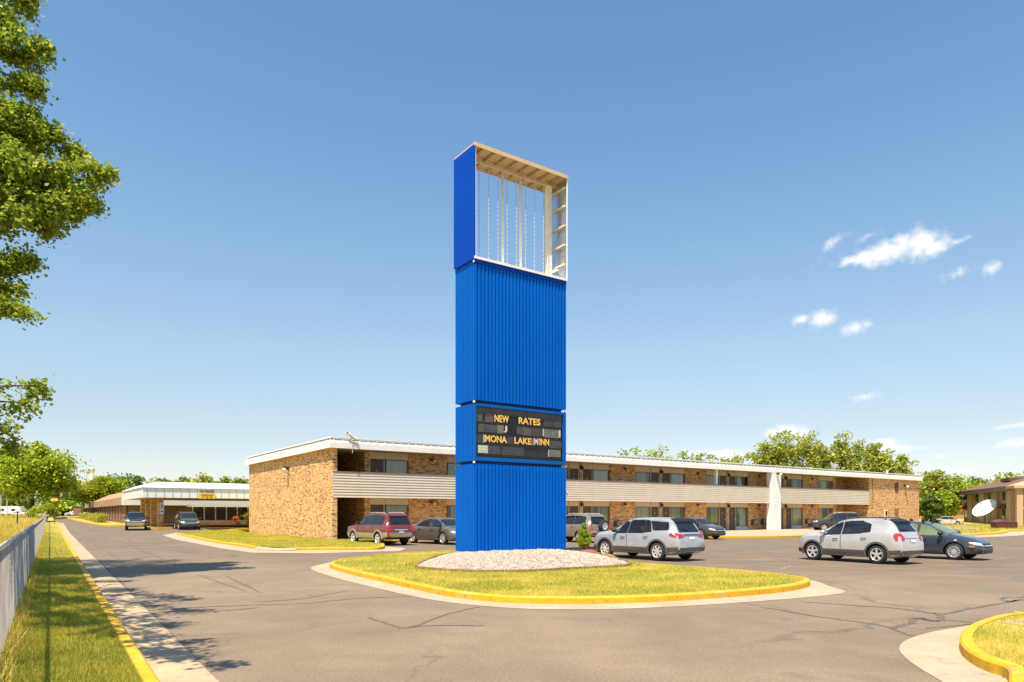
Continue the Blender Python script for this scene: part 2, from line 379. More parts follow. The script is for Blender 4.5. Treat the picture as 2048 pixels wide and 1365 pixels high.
def npmesh(name, verts, faces, mat, parent=None, smooth=False):
    m = bpy.data.meshes.new(name); k = faces.shape[1]
    m.vertices.add(len(verts)); m.vertices.foreach_set('co', np.ascontiguousarray(verts, dtype=np.float32).ravel())
    m.loops.add(faces.size); m.loops.foreach_set('vertex_index', faces.astype(np.int32).ravel())
    m.polygons.add(len(faces)); m.polygons.foreach_set('loop_start', np.arange(0, faces.size, k, dtype=np.int32))
    m.update(calc_edges=True); m.validate()
    return link(name, m, mat, parent, smooth)
def tag(o, label, cat, group=None):
    o['label'] = label; o['category'] = cat
    if group: o['group'] = group
    return o
def struct(o): o['kind'] = 'structure'; return o
def stuff(o): o['kind'] = 'stuff'; return o
def thing(name, label, cat, loc=(0,0,0), rz=0, group=None):
    o = bpy.data.objects.new(name, None); o.empty_display_size = .3; COL.objects.link(o)
    o.location = loc; o.rotation_euler = (0, 0, rz); return tag(o, label, cat, group)
def spline(pts, n=8, closed=False):
    pts = [Vector(p) for p in pts]; N = len(pts); out = []
    for i in range(N if closed else N - 1):
        p = [pts[(i+k) % N] if closed else pts[min(max(i+k,0),N-1)] for k in (-1,0,1,2)]
        for j in range(n):
            t = j / n
            out.append(.5*((2*p[1])+(p[2]-p[0])*t+(2*p[0]-5*p[1]+4*p[2]-p[3])*t*t+(3*p[1]-p[0]-3*p[2]+p[3])*t**3))
    if not closed: out.append(pts[-1])
    return out
def normals2(pts, closed=False):
    out = []; N = len(pts)
    for i in range(N):
        a = pts[(i-1) % N] if closed or i else pts[i]; b = pts[(i+1) % N] if closed or i < N-1 else pts[i]
        d = Vector((b[0]-a[0], b[1]-a[1])).normalized(); out.append(Vector((-d.y, d.x)))     # left of travel
    return out
def sweep(name, pts, prof, mat, closed=False):
    """prof: (offset to the left of travel, height above the land)"""
    nn = normals2(pts, closed); vs = []; K = len(prof)
    for p, n in zip(pts, nn):
        g = gz(p[0], p[1])
        for a, h in prof: vs.append((p[0]+n.x*a, p[1]+n.y*a, g+h))
    N = len(pts); fs = []
    for i in range(N if closed else N-1):
        j = (i+1) % N
        for k in range(K-1): fs.append((i*K+k, i*K+k+1, j*K+k+1, j*K+k))
    if not closed: fs += [tuple(range(K-1,-1,-1)), tuple(range((N-1)*K, N*K))]
    mb = MB(); mb.v = vs; mb.f = fs
    return mb.build(name, mat, smooth=40)
def fill(name, pts, dz, mat, crown=0.0):
    """a filled outline laid on the land, triangulated"""
    from mathutils.geometry import tessellate_polygon
    ps = [Vector((p[0], p[1], 0)) for p in pts]
    tri = tessellate_polygon([ps])
    mb = MB(); mb.v = [(p.x, p.y, gz(p.x, p.y) + dz) for p in ps]
    for a, b, c in tri:
        n = (ps[b]-ps[a]).cross(ps[c]-ps[a]); mb.f.append((a,b,c) if n.z > 0 else (a,c,b))
    return mb.build(name, mat)
def inpoly(x, y, poly):
    r = np.zeros(len(x), bool); n = len(poly)
    for i in range(n):
        x1, y1 = poly[i][0], poly[i][1]; x2, y2 = poly[(i+1)%n][0], poly[(i+1)%n][1]
        if y1 == y2: continue
        c = ((y1 > y) != (y2 > y)) & (x < (x2-x1)*(y-y1)/(y2-y1)+x1); r ^= c
    return r
RNG = np.random.default_rng(7)
def sample(poly, n, near=0.0):
    xs = [p[0] for p in poly]; ys = [p[1] for p in poly]; X = []; Y = []; got = 0
    while got < n:
        x = RNG.uniform(min(xs), max(xs), n*2); y = RNG.uniform(min(ys), max(ys), n*2)
        k = inpoly(x, y, poly)
        if near: k &= RNG.random(len(x)) < np.clip(near / np.maximum(np.hypot(x, y), near), 0, 1) ** 2
        X.append(x[k]); Y.append(y[k]); got += k.sum()
    return np.concatenate(X)[:n], np.concatenate(Y)[:n]
def vgz(x, y):
    v = -(x - P0.x) * math.cos(AN) + (y - P0.y) * math.sin(AN)
    return np.clip((v - 30) * .0125, 0, .95)
def blades(name, x, y, z, h, w, mat, lean=.5, parent=None):
    n = len(x); a = RNG.uniform(0, 2*np.pi, n); hh = h * RNG.uniform(.5, 1.3, n); ww = w * RNG.uniform(.6, 1.4, n)
    la = RNG.uniform(0, 2*np.pi, n); ll = hh * RNG.uniform(0, lean, n)
    dx, dy = np.cos(a)*ww/2, np.sin(a)*ww/2
    v = np.empty((n, 3, 3)); v[:,0] = np.stack([x-dx, y-dy, z-.01], 1); v[:,1] = np.stack([x+dx, y+dy, z-.01], 1)
    v[:,2] = np.stack([x+np.cos(la)*ll, y+np.sin(la)*ll, z+hh], 1)
    return stuff(npmesh(name, v.reshape(-1,3), np.arange(n*3).reshape(n,3), mat, parent))
def leafmesh(name, pts, size, mat, parent=None, up=.55, asp=.62):
    n = len(pts); nr = RNG.normal(size=(n,3)); nr[:,2] += up*2; nr /= np.linalg.norm(nr,axis=1,keepdims=True)
    t = RNG.normal(size=(n,3)); t -= nr*(t*nr).sum(1,keepdims=True); t /= np.linalg.norm(t,axis=1,keepdims=True); b = np.cross(nr, t)
    s = (size*RNG.uniform(.6,1.35,n))[:,None]; v = np.empty((n,4,3))
    v[:,0] = pts-t*s*.5; v[:,1] = pts+b*s*asp*.5-t*s*.05; v[:,2] = pts+t*s*.5; v[:,3] = pts-b*s*asp*.5-t*s*.05
    return npmesh(name, v.reshape(-1,3), np.arange(n*4).reshape(n,4), mat, parent)
def crown_points(ells, n, clumps, sig=.17, shell=(.5, 1.0)):
    vol = np.array([e[3]*e[4]*e[5] for e in ells])**.75; cnt = np.maximum(1, (n*vol/vol.sum()).astype(int)); out = []; cc = []
    for e, m in zip(ells, cnt):
        k = max(4, int(clumps*m/n)+3)
        d = RNG.normal(size=(k,3)); d /= np.linalg.norm(d,axis=1,keepdims=True); d *= RNG.uniform(shell[0]**2, shell[1]**2, (k,1))**.5
        c = np.array(e[:3]); r = np.array(e[3:6]); cen = c + d*r; cc += [tuple(q) for q in cen]
        idx = RNG.integers(0, k, m); sz = RNG.uniform(.6, 1.35, k)[idx][:,None]
        off = RNG.normal(size=(m,3)); rr = np.abs(off).max()
        off = off/np.linalg.norm(off,axis=1,keepdims=True)*RNG.uniform(0,1,(m,1))**.45
        out.append(cen[idx] + off*sz*r.mean()*sig*2.0*np.array([1.1,1.1,.75]))
    return np.concatenate(out), cc
def tree(name, label, base, h, ells, n, size, mat, tr=.2, clumps=60, group=None, sig=.17, limbs=10, cat='tree', up=.55, shell=(.5,1.0)):
    """ells are relative to the base"""
    root = thing(name, label, cat, base, 0, group)
    pts, cc = crown_points(ells, n, clumps, sig, shell)
    leafmesh('crown', pts, size, MATS[mat], root, up)
    mb = MB(); top = max(e[2] for e in ells)
    fork = min(e[2]-e[5] for e in ells); fork = max(.25*h*.3, fork)
    trunk = [(0,0,-.15),(tr*.1,0,fork*.5),(0,tr*.2,fork),(tr*.3,-tr*.3,fork+(top-fork)*.6),(0,0,top)]
    mb.tube(trunk, [tr*1.35, tr, tr*.85, tr*.5, tr*.12], 9)
    rs = random.Random(len(label)+int(h*10))
    for c in rs.sample(cc, min(limbs, len(cc))):
        a = Vector((0,0,fork + rs.random()*(top-fork)*.45)); b = Vector(c); m = a.lerp(b,.5)+Vector((0,0,(b-a).length*.06))
        mb.tube([a, m, b], [tr*.45, tr*.28, tr*.07], 6)
    mb.build('trunk', MATS['bark'], root, True)
    return root
_tc = {}
def text_mesh(txt, bold=.012):
    c = bpy.data.curves.new('lettering', 'FONT'); c.body = txt; c.size = 1; c.offset = bold; c.extrude = .012; c.resolution_u = 3
    o = bpy.data.objects.new('lettering', c); COL.objects.link(o)
    dg = bpy.context.evaluated_depsgraph_get(); m = bpy.data.meshes.new_from_object(o.evaluated_get(dg))
    bpy.data.objects.remove(o); bpy.data.curves.remove(c); return m
def fit_text(txt, x0, x1, z0, z1, y, mat, parent, name='lettering', bold=.012, flip=False):
    """lettering standing in a plane facing -y, filling the given rectangle"""
    m = text_mesh(txt, bold); n = len(m.vertices); co = np.empty(n*3, np.float32); m.vertices.foreach_get('co', co); co = co.reshape(-1,3)
    lo, hi = co.min(0), co.max(0); q = np.empty_like(co)
    q[:,0] = x0 + (co[:,0]-lo[0])/(hi[0]-lo[0])*(x1-x0); q[:,2] = z0 + (co[:,1]-lo[1])/(hi[1]-lo[1])*(z1-z0)
    q[:,1] = y - .006 - (co[:,2]-lo[2])*.25
    m.vertices.foreach_set('co', q.ravel()); m.materials.clear(); m.update()
    return link(name, m, mat, parent)
def copy_tree(o, parent=None):
    c = o.copy(); COL.objects.link(c)
    if parent: c.parent = parent
    for ch in list(o.children): copy_tree(ch, c)
    return c
# ------------------------------------------------------------ the ground
def grid(name, f, ns, nt, mat, keep=None):
    mb = MB()
    for i in range(ns+1):
        for j in range(nt+1): mb.v.append(f(i/ns, j/nt))
    for i in range(ns):
        for j in range(nt):
            if keep:
                a = mb.v[i*(nt+1)+j]; b = mb.v[(i+1)*(nt+1)+j+1]
                if not keep((a[0]+b[0])/2, (a[1]+b[1])/2): continue
            mb.f.append((i*(nt+1)+j, (i+1)*(nt+1)+j, (i+1)*(nt+1)+j+1, i*(nt+1)+j+1))
    return mb.build(name, mat)
def gpt(x, y, dz): return (x, y, gz(x, y) + dz)
struct(grid('ground', lambda s, t: gpt(-1500+3000*s, -120+1800*t*t+60*t, -.55), 60, 60, MATS['field']))
def asph(x, y):
    u, v = to_uv(x, y); s = x - kx(y)
    if s > 16 and y > 62 and u < 62: return v < 4
    if v > 12 and u > -4.2 and s > 3: return y < 100 and v < 66
    return y < 240
struct(grid('asphalt_lot', lambda s, t: (lambda Y, k: gpt(kx(Y, .5)+k, Y, 0.0))(-25+270*t, -1+130*s), 90, 150, MATS['asphalt'], asph))

# left kerb, gutter and verge
KL = [Vector((kx(Y), Y, 0)) for Y in (-6, 0, 4, 7, 10, 14, 19, 26, 35, 46, 60, 75, 92)]
kl2 = spline(KL, 5)
KPROF = [(0, -.02), (0.006, .115), (.03, .14), (.15, .145), (.16, -.02)]
struct(sweep('yellow_kerb', kl2, KPROF, MATS['yellow']))
struct(sweep('concrete_gutter', kl2, [(-.56, -.02), (-.56, .008), (-.03, .004), (0, .004)], MATS['gutter']))
va = [(kx(Y, -.175), Y) for Y in np.linspace(-6, 92, 50)]; vb = [(kx(Y, -30-Y*.9), Y) for Y in np.linspace(-6, 92, 50)]
def verge(s, t):
    Y = -6+98*t; e = 1.62 + max(0, -4) ; 
    return gpt(kx(Y, -.168-(1.7)*s), Y, .125 - .02*s)
struct(grid('grass_verge', verge, 2, 40, MATS['lawn']))
struct(grid('meadow', lambda s, t: (lambda Y: gpt(kx(Y, -1.86-(4+2.2*max(Y,10))*s*1.0), Y, .10 + .25*s))(-12+334*t*t), 14, 70, MATS['field']))

# kerbed lawns, outlines read off the ground
def px(l, dz=0.0): return [G(a, b, dz) for a, b in l]
isl_out = px([(660,1137),(700,1150),(760,1164),(820,1178),(900,1195),(980,1204.5),(1060,1208.5),(1200,1209),(1330,1204.5),(1450,1196.5),(1540,1188.5),(1595,1181),(1621,1172),
              (1600,1164),(1500,1151),(1400,1143),(1262,1131),(1215,1114),(1170,1106),(1100,1102),(1000,1102),(905,1106),(780,1114),(700,1123),(668,1130)])
isl = spline(isl_out, 6, True)
struct(sweep('yellow_kerb', isl, KPROF, MATS['yellow'], True))
def inset(pts, d, closed=True):
    return [Vector((p[0]+n.x*d, p[1]+n.y*d, 0)) for p, n in zip(pts, normals2(pts, closed))]
isl_in = inset(isl, .155)
struct(fill('island_lawn', isl_in, .128, MATS['lawn']))
ap = spline(px([(622,1138),(660,1153),(740,1174),(830,1194),(900,1206),(980,1214),(1070,1219),(1200,1219.5),(1330,1215),(1450,1208),(1560,1200),(1640,1193),(1690,1185),
                (1660,1174),(1600,1158),(1400,1140),(1262,1128),(1215,1111),(1100,1099),(900,1102),(770,1110),(690,1121),(640,1130)]), 5, True)
struct(fill('concrete_apron', ap, .006, MATS['concrete']))

r_out = spline([Vector((16,13.0,0)), Vector((11.5,12.2,0))] + px([(2060,1240),(2030,1242.5),(1998,1247),(1961,1258),(1934,1271),(1921,1286),(1919,1301),(1927,1316),(1948,1332),(1977,1346),(2014,1361)]) + [Vector((4.6,6.2,0)), Vector((5.6,5.4,0)), Vector((7,5.0,0))], 6)
struct(sweep('yellow_kerb', r_out, KPROF, MATS['yellow']))
r_in = inset(r_out, .155, False)
rl = r_in + [Vector((16,5.2,0))]
struct(fill('corner_lawn', rl, .128, MATS['lawn']))
ra = spline(px([(2100,1232),(2030,1236),(1934,1253),(1860,1266),(1812,1282),(1799,1299),(1816,1321),(1851,1345),(1885,1365)]) + [Vector((4.0,5.4,0)), Vector((5.4,4.2,0)), Vector((8,4.2,0))], 5)
struct(fill('concrete_apron', ra + [Vector((8,5.6,0)), Vector((5.2,7.4,0)), Vector((8.4,11.0,0))], .006, MATS['concrete']))
struct(fill('concrete_path', px([(1990,1244),(2048,1238),(2090,1246),(2048,1252)], .13), .134, MATS['concrete']))

# lawn at the end wall of the motel
el = px([(353,1070),(380,1076),(429,1086.5),(480,1094),(508,1099)])
el_r = px([(592,1102),(620,1101.5),(700,1101),(752,1100.5),(768,1098)])
kpt = spline(el, 6); struct(sweep('yellow_kerb', kpt, KPROF, MATS['yellow']))
kp2 = spline(el_r + [G(769,1092.5)], 5); struct(sweep('yellow_kerb', kp2, KPROF, MATS['yellow']))
struct(sweep('drop_kerb', spline([kpt[-1], G(550,1102.5), kp2[0]], 6), [(0,-.02),(0,.05),(.16,.13),(.165,-.02)], MATS['concrete']))
wall_front = uv(2.6, -.2); wall_c = uv(-.05, 0); wall_b = uv(-.05, 19.5)
endl = inset(kpt, .155, False) + inset(kp2, .155, False) + [Vector((*uv(3.6,-2.2),0)), Vector((*wall_front,0)), Vector((*wall_c,0)), Vector((*wall_b,0)), G(471,1062), G(400,1064.5)]
struct(fill('end_lawn', endl, .128, MATS['lawn']))
struct(fill('concrete_apron', px([(325,1071),(353,1080),(440,1097),(505,1106),(640,1107),(800,1102.5),(812,1097),(760,1093),(600,1096),(500,1094),(400,1078),(353,1066)]), .006, MATS['concrete']))
struct(sweep('yellow_kerb', spline([G(455,1063.5), G(478,1061.5), G(500,1060.5)], 5), [(0,-.02),(0,.16),(.5,.17),(.5,-.02)], MATS['yellow']))

# walk along the rooms with its yellow edge
walk = [uv(2.8,1.7), uv(64,1.7), uv(63,-1.6), uv(52.3,-3.4)] + [G(1632,1071).xy, G(1600,1075).xy, G(1540,1076.5).xy, G(1440,1077).xy, G(1340,1076.5).xy, G(1240,1076.5).xy, uv(11,-1.7), uv(2.8,-1.7)]
struct(fill('sidewalk', [Vector((*p,0)) for p in walk], .12, MATS['concrete']))
kw = [Vector((*p,0)) for p in walk[2:]][::-1]
struct(sweep('yellow_kerb', kw, [(.0,-.02),(.0,.128),(-.32,.134),(-.32,.05)][::-1] if False else [(0.0,-.02),(0.0,.128),(.7,.134),(.7,.03)], MATS['yellow']))

# lawns on the right, far side of the lot
fr = px([(1742,1072),(1842,1073.5),(1930,1072.5),(1990,1069.5),(2012,1066.5),(2020,1064),(2060,1063),(2140,1062.5)])
kf = spline(fr, 4); struct(sweep('yellow_kerb', kf, [(0,-.02),(0,.12),(.5,.14),(.5,-.02)], MATS['yellow']))
struct(sweep('concrete_gutter', kf, [(-2.0,-.02),(-2.0,.008),(0,.006)], MATS['concrete']))
struct(fill('far_lawn', inset(kf, .5, False) + [Vector((150,62,0)), Vector((220,210,0)), Vector((60,210,0)), Vector((*uv(75.5,19),0)), Vector((*uv(75.5,-.2),0)), Vector((*uv(64,-.4),0))], .13, MATS['lawn']))
struct(fill('gravel_drive', px([(1845,1058),(1900,1059.5),(1955,1058.5),(1962,1055),(1935,1051.5),(1890,1049.5),(1850,1049)], .14), .145, MATS['concrete']))
struct(grid('rear_lawn', lambda s, t: gpt(-320+1000*s, 120+200*t, .06) if 0 else gpt(-40+700*s, 118+300*t, .02), 20, 20, MATS['field']))

# far left: kerb of the planting along the lobby wing
fk = [Vector((*uv(-4.2, 49.5), 0)), Vector((*uv(-6.9, 49.6), 0)), Vector((*uv(-7.7, 51), 0)), Vector((*uv(-8.4, 58), 0)), Vector((*uv(-9, 75), 0)), Vector((*uv(-9.5, 110), 0)), Vector((*uv(-9.5, 140), 0))]
fk = spline(fk, 5)[::-1]
struct(sweep('yellow_kerb', fk, [(0,-.02),(0,.14),(.3,.15),(.3,-.02)], MATS['yellow']))
struct(fill('planting_strip', inset(fk, .3, False) + [Vector((*uv(-4, 49), 0)), Vector((*uv(-4, 140), 0))], .12, MATS['lawn']))
struct(grid('far_verge', lambda s, t: gpt(*(lambda q: (q[0], q[1]))(((kx(238)-60+140*s), 233+60*t)), .06), 8, 4, MATS['lawn']))

# sealed cracks and worn bay lines
def strip(name, pts, w, dz, mat):
    q = spline([G(a, b) for a, b in pts], 6); nn = normals2(q); mb = MB(); rs = random.Random(len(pts)+int(pts[0][0]))
    for i_, (p, n) in enumerate(zip(q, nn)):
        k = w*(.55+.9*rs.random())*min(1, .25+min(i_, len(q)-1-i_)*.3); j = (rs.random()-.5)*w*.8
        mb.v += [(p.x+n.x*(k/2+j), p.y+n.y*(k/2+j), gz(p.x,p.y)+dz), (p.x-n.x*(k/2-j), p.y-n.y*(k/2-j), gz(p.x,p.y)+dz)]
    mb.f = [(2*i, 2*i+1, 2*i+3, 2*i+2) for i in range(len(q)-1)]
    return struct(mb.build(name, mat))
seal = plain('crack_tar', (.118, .094, .070), .8, var=.25, scale=6)
S2 = lambda l: [(1560+x/3.74, 1000+y/3.74) for x, y in l]
S1 = lambda l: [(x/3.546, 980+y/3.546) for x, y in l]
SI = lambda l: [(600+x/3.2, 1080+y/3.2) for x, y in l]
for pts, w in [(S2([(150,765),(400,780),(600,795),(800,805),(1000,830),(1160,850),(1260,852),(1400,820),(1600,785),(1850,740)]), .10),
               (S2([(1160,850),(1210,885),(1180,905),(1080,895),(1000,890),(970,925),(900,945),(840,965)]), .10),
               (S2([(1000,890),(1060,885),(1120,910),(1180,905)]), .09), (S2([(1220,900),(1350,910),(1480,925),(1620,920)]), .045),
               (S2([(-150,805),(0,825),(250,870),(500,905),(700,930),(840,965),(930,1005),(1010,1022)]), .06),
               (S2([(1080,965),(1250,950),(1400,935),(1620,922)]), .05), (S2([(1660,745),(1690,728),(1780,735),(1880,715)]), .08), (S2([(1660,745),(1720,765),(1800,745)]), .06),
               (SI([(430,497),(520,525),(600,550),(660,565),(780,553),(950,548),(1190,552)]), .06), (SI([(680,560),(760,545),(900,490),(1050,450),(1155,430)]), .055),
               (SI([(-1200,470),(-600,430),(0,410),(200,392),(400,375),(720,363)]), .05), (SI([(-300,400),(0,380),(170,350),(330,325)]), .04),
               (S1([(560,300),(760,440),(850,490)]), .05), (S1([(850,360),(980,420),(1100,470),(1150,488)]), .07), (S1([(700,500),(760,560),(880,680),(1060,920)]), .04),
               (S1([(1240,430),(1400,460),(1560,462),(1680,470)]), .06), (S1([(1400,600),(1560,660),(1740,720)]), .05), (S1([(1600,610),(1720,670),(1850,730)]), .05),
               (S1([(1330,890),(1500,865),(1700,850),(1844,835)]), .05), (S1([(800,260),(880,330),(960,400)]), .06), (S1([(1640,455),(1670,480)]), .1)]:
    strip('crack_seal', pts, w, .005, seal)
def mk_line():
    t = NT('worn_line'); p = t.pos(); n = t.noise(p, 7, 5, .75)
    c = t.ramp(n, [(.42, (.17,.145,.12)), (.6, (.40,.30,.08))]); t.base(c); return t.set(Roughness=.9)
lm = mk_line()
for pts in [[(1520,1147.5),(1653,1152.5)], [(1740,1136),(1852,1140)], [(1880,1139),(1900,1139.5)], [(1996,1100),(2048,1096)], [(1470,1122),(1560,1116)], [(1490,1134),(1580,1130)], [(1990,1118),(2048,1112)], [(1560,1140),(1580,1132)], [(1460,1108),(1530,1103)], [(1540,1098),(1600,1094)], [(1220,1136),(1330,1139)]]:
    strip('parking_line', pts, .10, .005, lm)

# gravel bed heaped round the sign
SB = Vector(((950-1024)/F*26.2, 26.2))                 # near corner of the pylon
def suv(u, v): return SB + U*u + V*v
bed = spline(px([(832,1135),(862,1140),(940,1144.5),(1040,1144.5),(1140,1139.5),(1258,1131.5),(1225,1117),(1180,1108.5),(1110,1104),(1000,1104),(900,1110),(850,1124)], .13), 7, True)
cx = suv(2.2, .7)
mb = MB(); R = 12
for k in range(R+1):
    t = k/R
    for i, p in enumerate(bed):
        q = Vector(p[:2]).lerp(cx, t); hgt = .15 + .15*(1-(1-min(1,t*1.5))**2) + .03*math.sin(i*1.7+k*2.3)*(t > 0) + .02*math.sin(i*3.1-k*4.7)*(t > 0)
        mb.v.append((q.x, q.y, hgt))
n = len(bed)
for k in range(R):
    for i in range(n): mb.f.append((k*n+i, k*n+(i+1)%n, (k+1)*n+(i+1)%n, (k+1)*n+i))
struct(mb.build('gravel_bed', MATS['gravel'], smooth=True))
struct(sweep('bed_edging', bed, [(-.05,.09),(-.05,.19),(.05,.20),(.06,.09)], plain('edging_brown', (.22,.13,.07), .9, var=.5, scale=9), True))
# loose stones on the bed
nst = 16000; x, y = sample([tuple(p[:2]) for p in bed], nst)
bc = np.array([p[:2] for p in bed]); ctr = np.array(cx); 
ang = np.arctan2(bc[:,1]-ctr[1], bc[:,0]-ctr[0]); rad = np.hypot(bc[:,0]-ctr[0], bc[:,1]-ctr[1]); od = np.argsort(ang)
aa = np.arctan2(y-ctr[1], x-ctr[0]); rr = np.interp(aa, ang[od], rad[od], period=2*np.pi); tt = 1-np.hypot(x-ctr[0], y-ctr[1])/rr
zz = .15+.15*(1-(1-np.minimum(1, np.clip(tt,0,1)*1.5))**2)
s = RNG.uniform(.008, .024, nst); dirs = np.array([(1,0,0),(0,1,0),(-1,0,0),(0,-1,0),(0,0,.8),(0,0,-.6)])
vv = np.stack([x,y,zz+.006],1)[:,None,:] + dirs[None]*s[:,None,None]*RNG.uniform(.6,1.4,(nst,6,1))
ff = np.array([(0,1,4),(1,2,4),(2,3,4),(3,0,4),(1,0,5),(2,1,5),(3,2,5),(0,3,5)])
def mk_stone():
    t = NT('stones'); r = t.n('ShaderNodeNewGeometry').outputs['Random Per Island']
    t.base(t.ramp(r, [(0,(.12,.09,.065)),(.2,(.32,.235,.165)),(.45,(.47,.40,.325)),(.8,(.57,.51,.44)),(1,(.70,.65,.59))])); return t.set(Roughness=.8)
stuff(npmesh('gravel_stones', vv.reshape(-1,3), (ff[None]+np.arange(nst)[:,None,None]*6).reshape(-1,3), mk_stone()))

# grass
def lawnblades(name, poly, n, z, h, w, mat, near=0): 
    x, y = sample(poly, n, near); return blades(name, x, y, vgz(x,y)+z, h, w, MATS[mat])
vp = [(kx(Y,-.19), Y) for Y in np.linspace(4.5, 90, 30)] + [(kx(Y,-1.8), Y) for Y in np.linspace(90, 4.5, 30)]
lawnblades('verge_grass', vp, 120000, .12, .05, .011, 'greenblades', near=9)
ip = [tuple(p[:2]) for p in isl_in]; bp = [tuple(p[:2]) for p in bed]
x, y = sample(ip, 90000, near=15); k = ~inpoly(x, y, bp); blades('island_grass', x[k], y[k], np.full(k.sum(), .125), .05, .014, MATS['blades'])
nb = inset(bed, -.35); x, y = sample([tuple(p[:2]) for p in nb], 9000); k = ~inpoly(x, y, bp) & inpoly(x, y, ip); blades('edging_grass', x[k], y[k], np.full(k.sum(), .125), .12, .016, MATS['greenblades'])
lawnblades('corner_grass', [tuple(p[:2]) for p in rl], 70000, .125, .05, .010, 'blades', near=9)
lawnblades('end_lawn_grass', [tuple(p[:2]) for p in endl], 60000, .125, .06, .025, 'blades')
lawnblades('far_lawn_grass', [tuple(p[:2]) for p in inset(kf,.5,False)]+[(110,64),(120,110),(60,110)], 40000, .13, .12, .06, 'greenblades')
mp = [(kx(Y,-2.0), Y) for Y in (7, 20, 45, 90, 150)] + [(kx(150,-45),150), (kx(90,-30),90), (kx(45,-26),45), (kx(20,-16),20), (kx(7,-9),7)]
x, y = sample(mp, 70000, near=30); hh = np.clip(.10+.25*(( kx(y)-1.86-x)/(4+2.2*np.maximum(y,10))),.1,.4)
blades('meadow_grass', x, y, vgz(x,y)+hh, .55, .035, MATS['tallgrass'], .6)
fw = [(kx(Y,-1.45), Y) for Y in np.linspace(5, 70, 12)] + [(kx(Y,-2.0), Y) for Y in np.linspace(70, 5, 12)]
x, y = sample(fw, 8000, near=12); blades('fence_weeds', x, y, vgz(x,y)+.1, .17, .016, MATS['tallgrass'], .8)
# ------------------------------------------------------------ the pylon sign
def mk_blue(name, a, b):
    t = NT(name); p = t.coord(); n = t.noise(p, .7, 5, .6, stretch=(1,1,.35)); f = t.noise(p, 5, 5, .7, stretch=(2,2,.2))
    c = t.ramp(n, [(.3, a), (.7, b)]); c = t.mix(t.ramp(f, [(.6,(0,0,0)),(.85,(.45,.45,.45))]), c, tuple(x*.6+.02 for x in a))
    t.base(c); t.p.inputs['Specular IOR Level'].default_value = .1; return t.set(Roughness=.5)
blue = mk_blue('ribbed_blue', (.0001,.100,.47), (.0002,.122,.55)); deepblue = mk_blue('panel_blue', (.0001,.045,.38), (.0002,.058,.45)); frameblue = mk_blue('frame_blue', (.002,.09,.38), (.004,.11,.44))
SW, SD = 4.43, 1.44
sign = thing('pylon_sign', 'tall blue ribbed pylon sign with an open frame on top and a black letter board', 'sign', (SB.x, SB.y, 0), MYAW)
def ribbed(mb, x0, x1, y0, y1, z0, z1, rib=.165, d=.05):
    """four ribbed sheet walls"""
    def wall(a, b):
        a = Vector(a); b = Vector(b); L = (b-a).length; t = (b-a)/L; nrm = Vector((t.y, -t.x)); n = round(L/rib); w = L/n; pr = []
        for i in range(n):
            for s, o in ((0,0),(.52,0),(.60,-d),(.90,-d),(.98,0)): pr.append(a + t*(w*(i+s)) + nrm*o)
        pr.append(b); o = len(mb.v)
        for q in pr: mb.v += [(q.x,q.y,z0),(q.x,q.y,z1)]
        mb.f += [(o+2*i,o+2*i+2,o+2*i+3,o+2*i+1) for i in range(len(pr)-1)]
    wall((x0,y0),(x1,y0)); wall((x1,y0),(x1,y1)); wall((x1,y1),(x0,y1)); wall((x0,y1),(x0,y0))
    mb.add([(x0+.052,y0+.052,z0+.003),(x1-.052,y0+.052,z0+.003),(x1-.052,y1-.052,z0+.003),(x0+.052,y1-.052,z0+.003)],[(0,3,2,1)])
    mb.add([(x0+.052,y0+.052,z1-.003),(x1-.052,y0+.052,z1-.003),(x1-.052,y1-.052,z1-.003),(x0+.052,y1-.052,z1-.003)],[(0,1,2,3)])
    return mb
o = .0
ribbed(MB(), o, SW-o, o, SD-o, .27, 3.62).build('ribbed_panel', blue, sign)
ribbed(MB(), o, SW-o, o, SD-o, 6.02, 11.16).build('ribbed_panel', blue, sign)
# letter board section: ribbed ends, framed front
mb = MB(); ribbed(mb, o, SW-o, .16, SD-o, 3.74, 5.90); mb.build('ribbed_panel', blue, sign)
fr_ = MB(); fr_.box(0,SW,0,.158,5.80,5.90); fr_.box(0,SW,0,.158,3.74,3.88); fr_.box(0,.06,0,.158,3.88,5.80); fr_.box(SW-.12,SW,0,.158,3.88,5.80); fr_.build('board_frame', frameblue, sign)
core = MB(); core.box(.14,SW-.14,.14,SD-.14,.05,11.3); core.build('core', plain('core_dark_blue', (.004,.03,.16), .7), sign)
for x in (.35, SW-.55): 
    for yy in (.2, SD-.4): MB().box(x,x+.2,yy,yy+.2,-.2,.27).build('foot', darkgrey, sign)
board = MB().box(.06,SW-.12,.10,.158,3.88,5.80).build('letter_board', plain('board_black', (.018,.017,.017), .35, var=.4, scale=4), sign)
def sx_(pxl, v=0.1):                                   # where a photo column meets the board
    t = (pxl-1024)/F; Q = SB + V*v; return (t*Q.y-Q.x)/(U.x-t*U.y)
def sz_(py, u, v=0.1): return CH + (YH-py)*suv(u,v).y/F
def zr(zoom_y, zoom_x): return sz_(800+zoom_y/10.24, sx_(940+zoom_x/10.24))
def xr(zoom_x): return sx_(940+zoom_x/10.24)
rail = MB()
for a in (455, 685, 905, 1120): 
    z = zr(a, 150); rail.box(.07, SW-.13, .075, .098, z-.03, z+.03)
rail.build('letter_track', plain('track_black', (.012,.012,.013), .5), board)
z = zr(140,150); MB().box(.07,SW-.13,.082,.098,zr(262,150)+.01,5.795).build('header_strip', plain('header_brown', (.055,.048,.040), .35, var=.3), board)
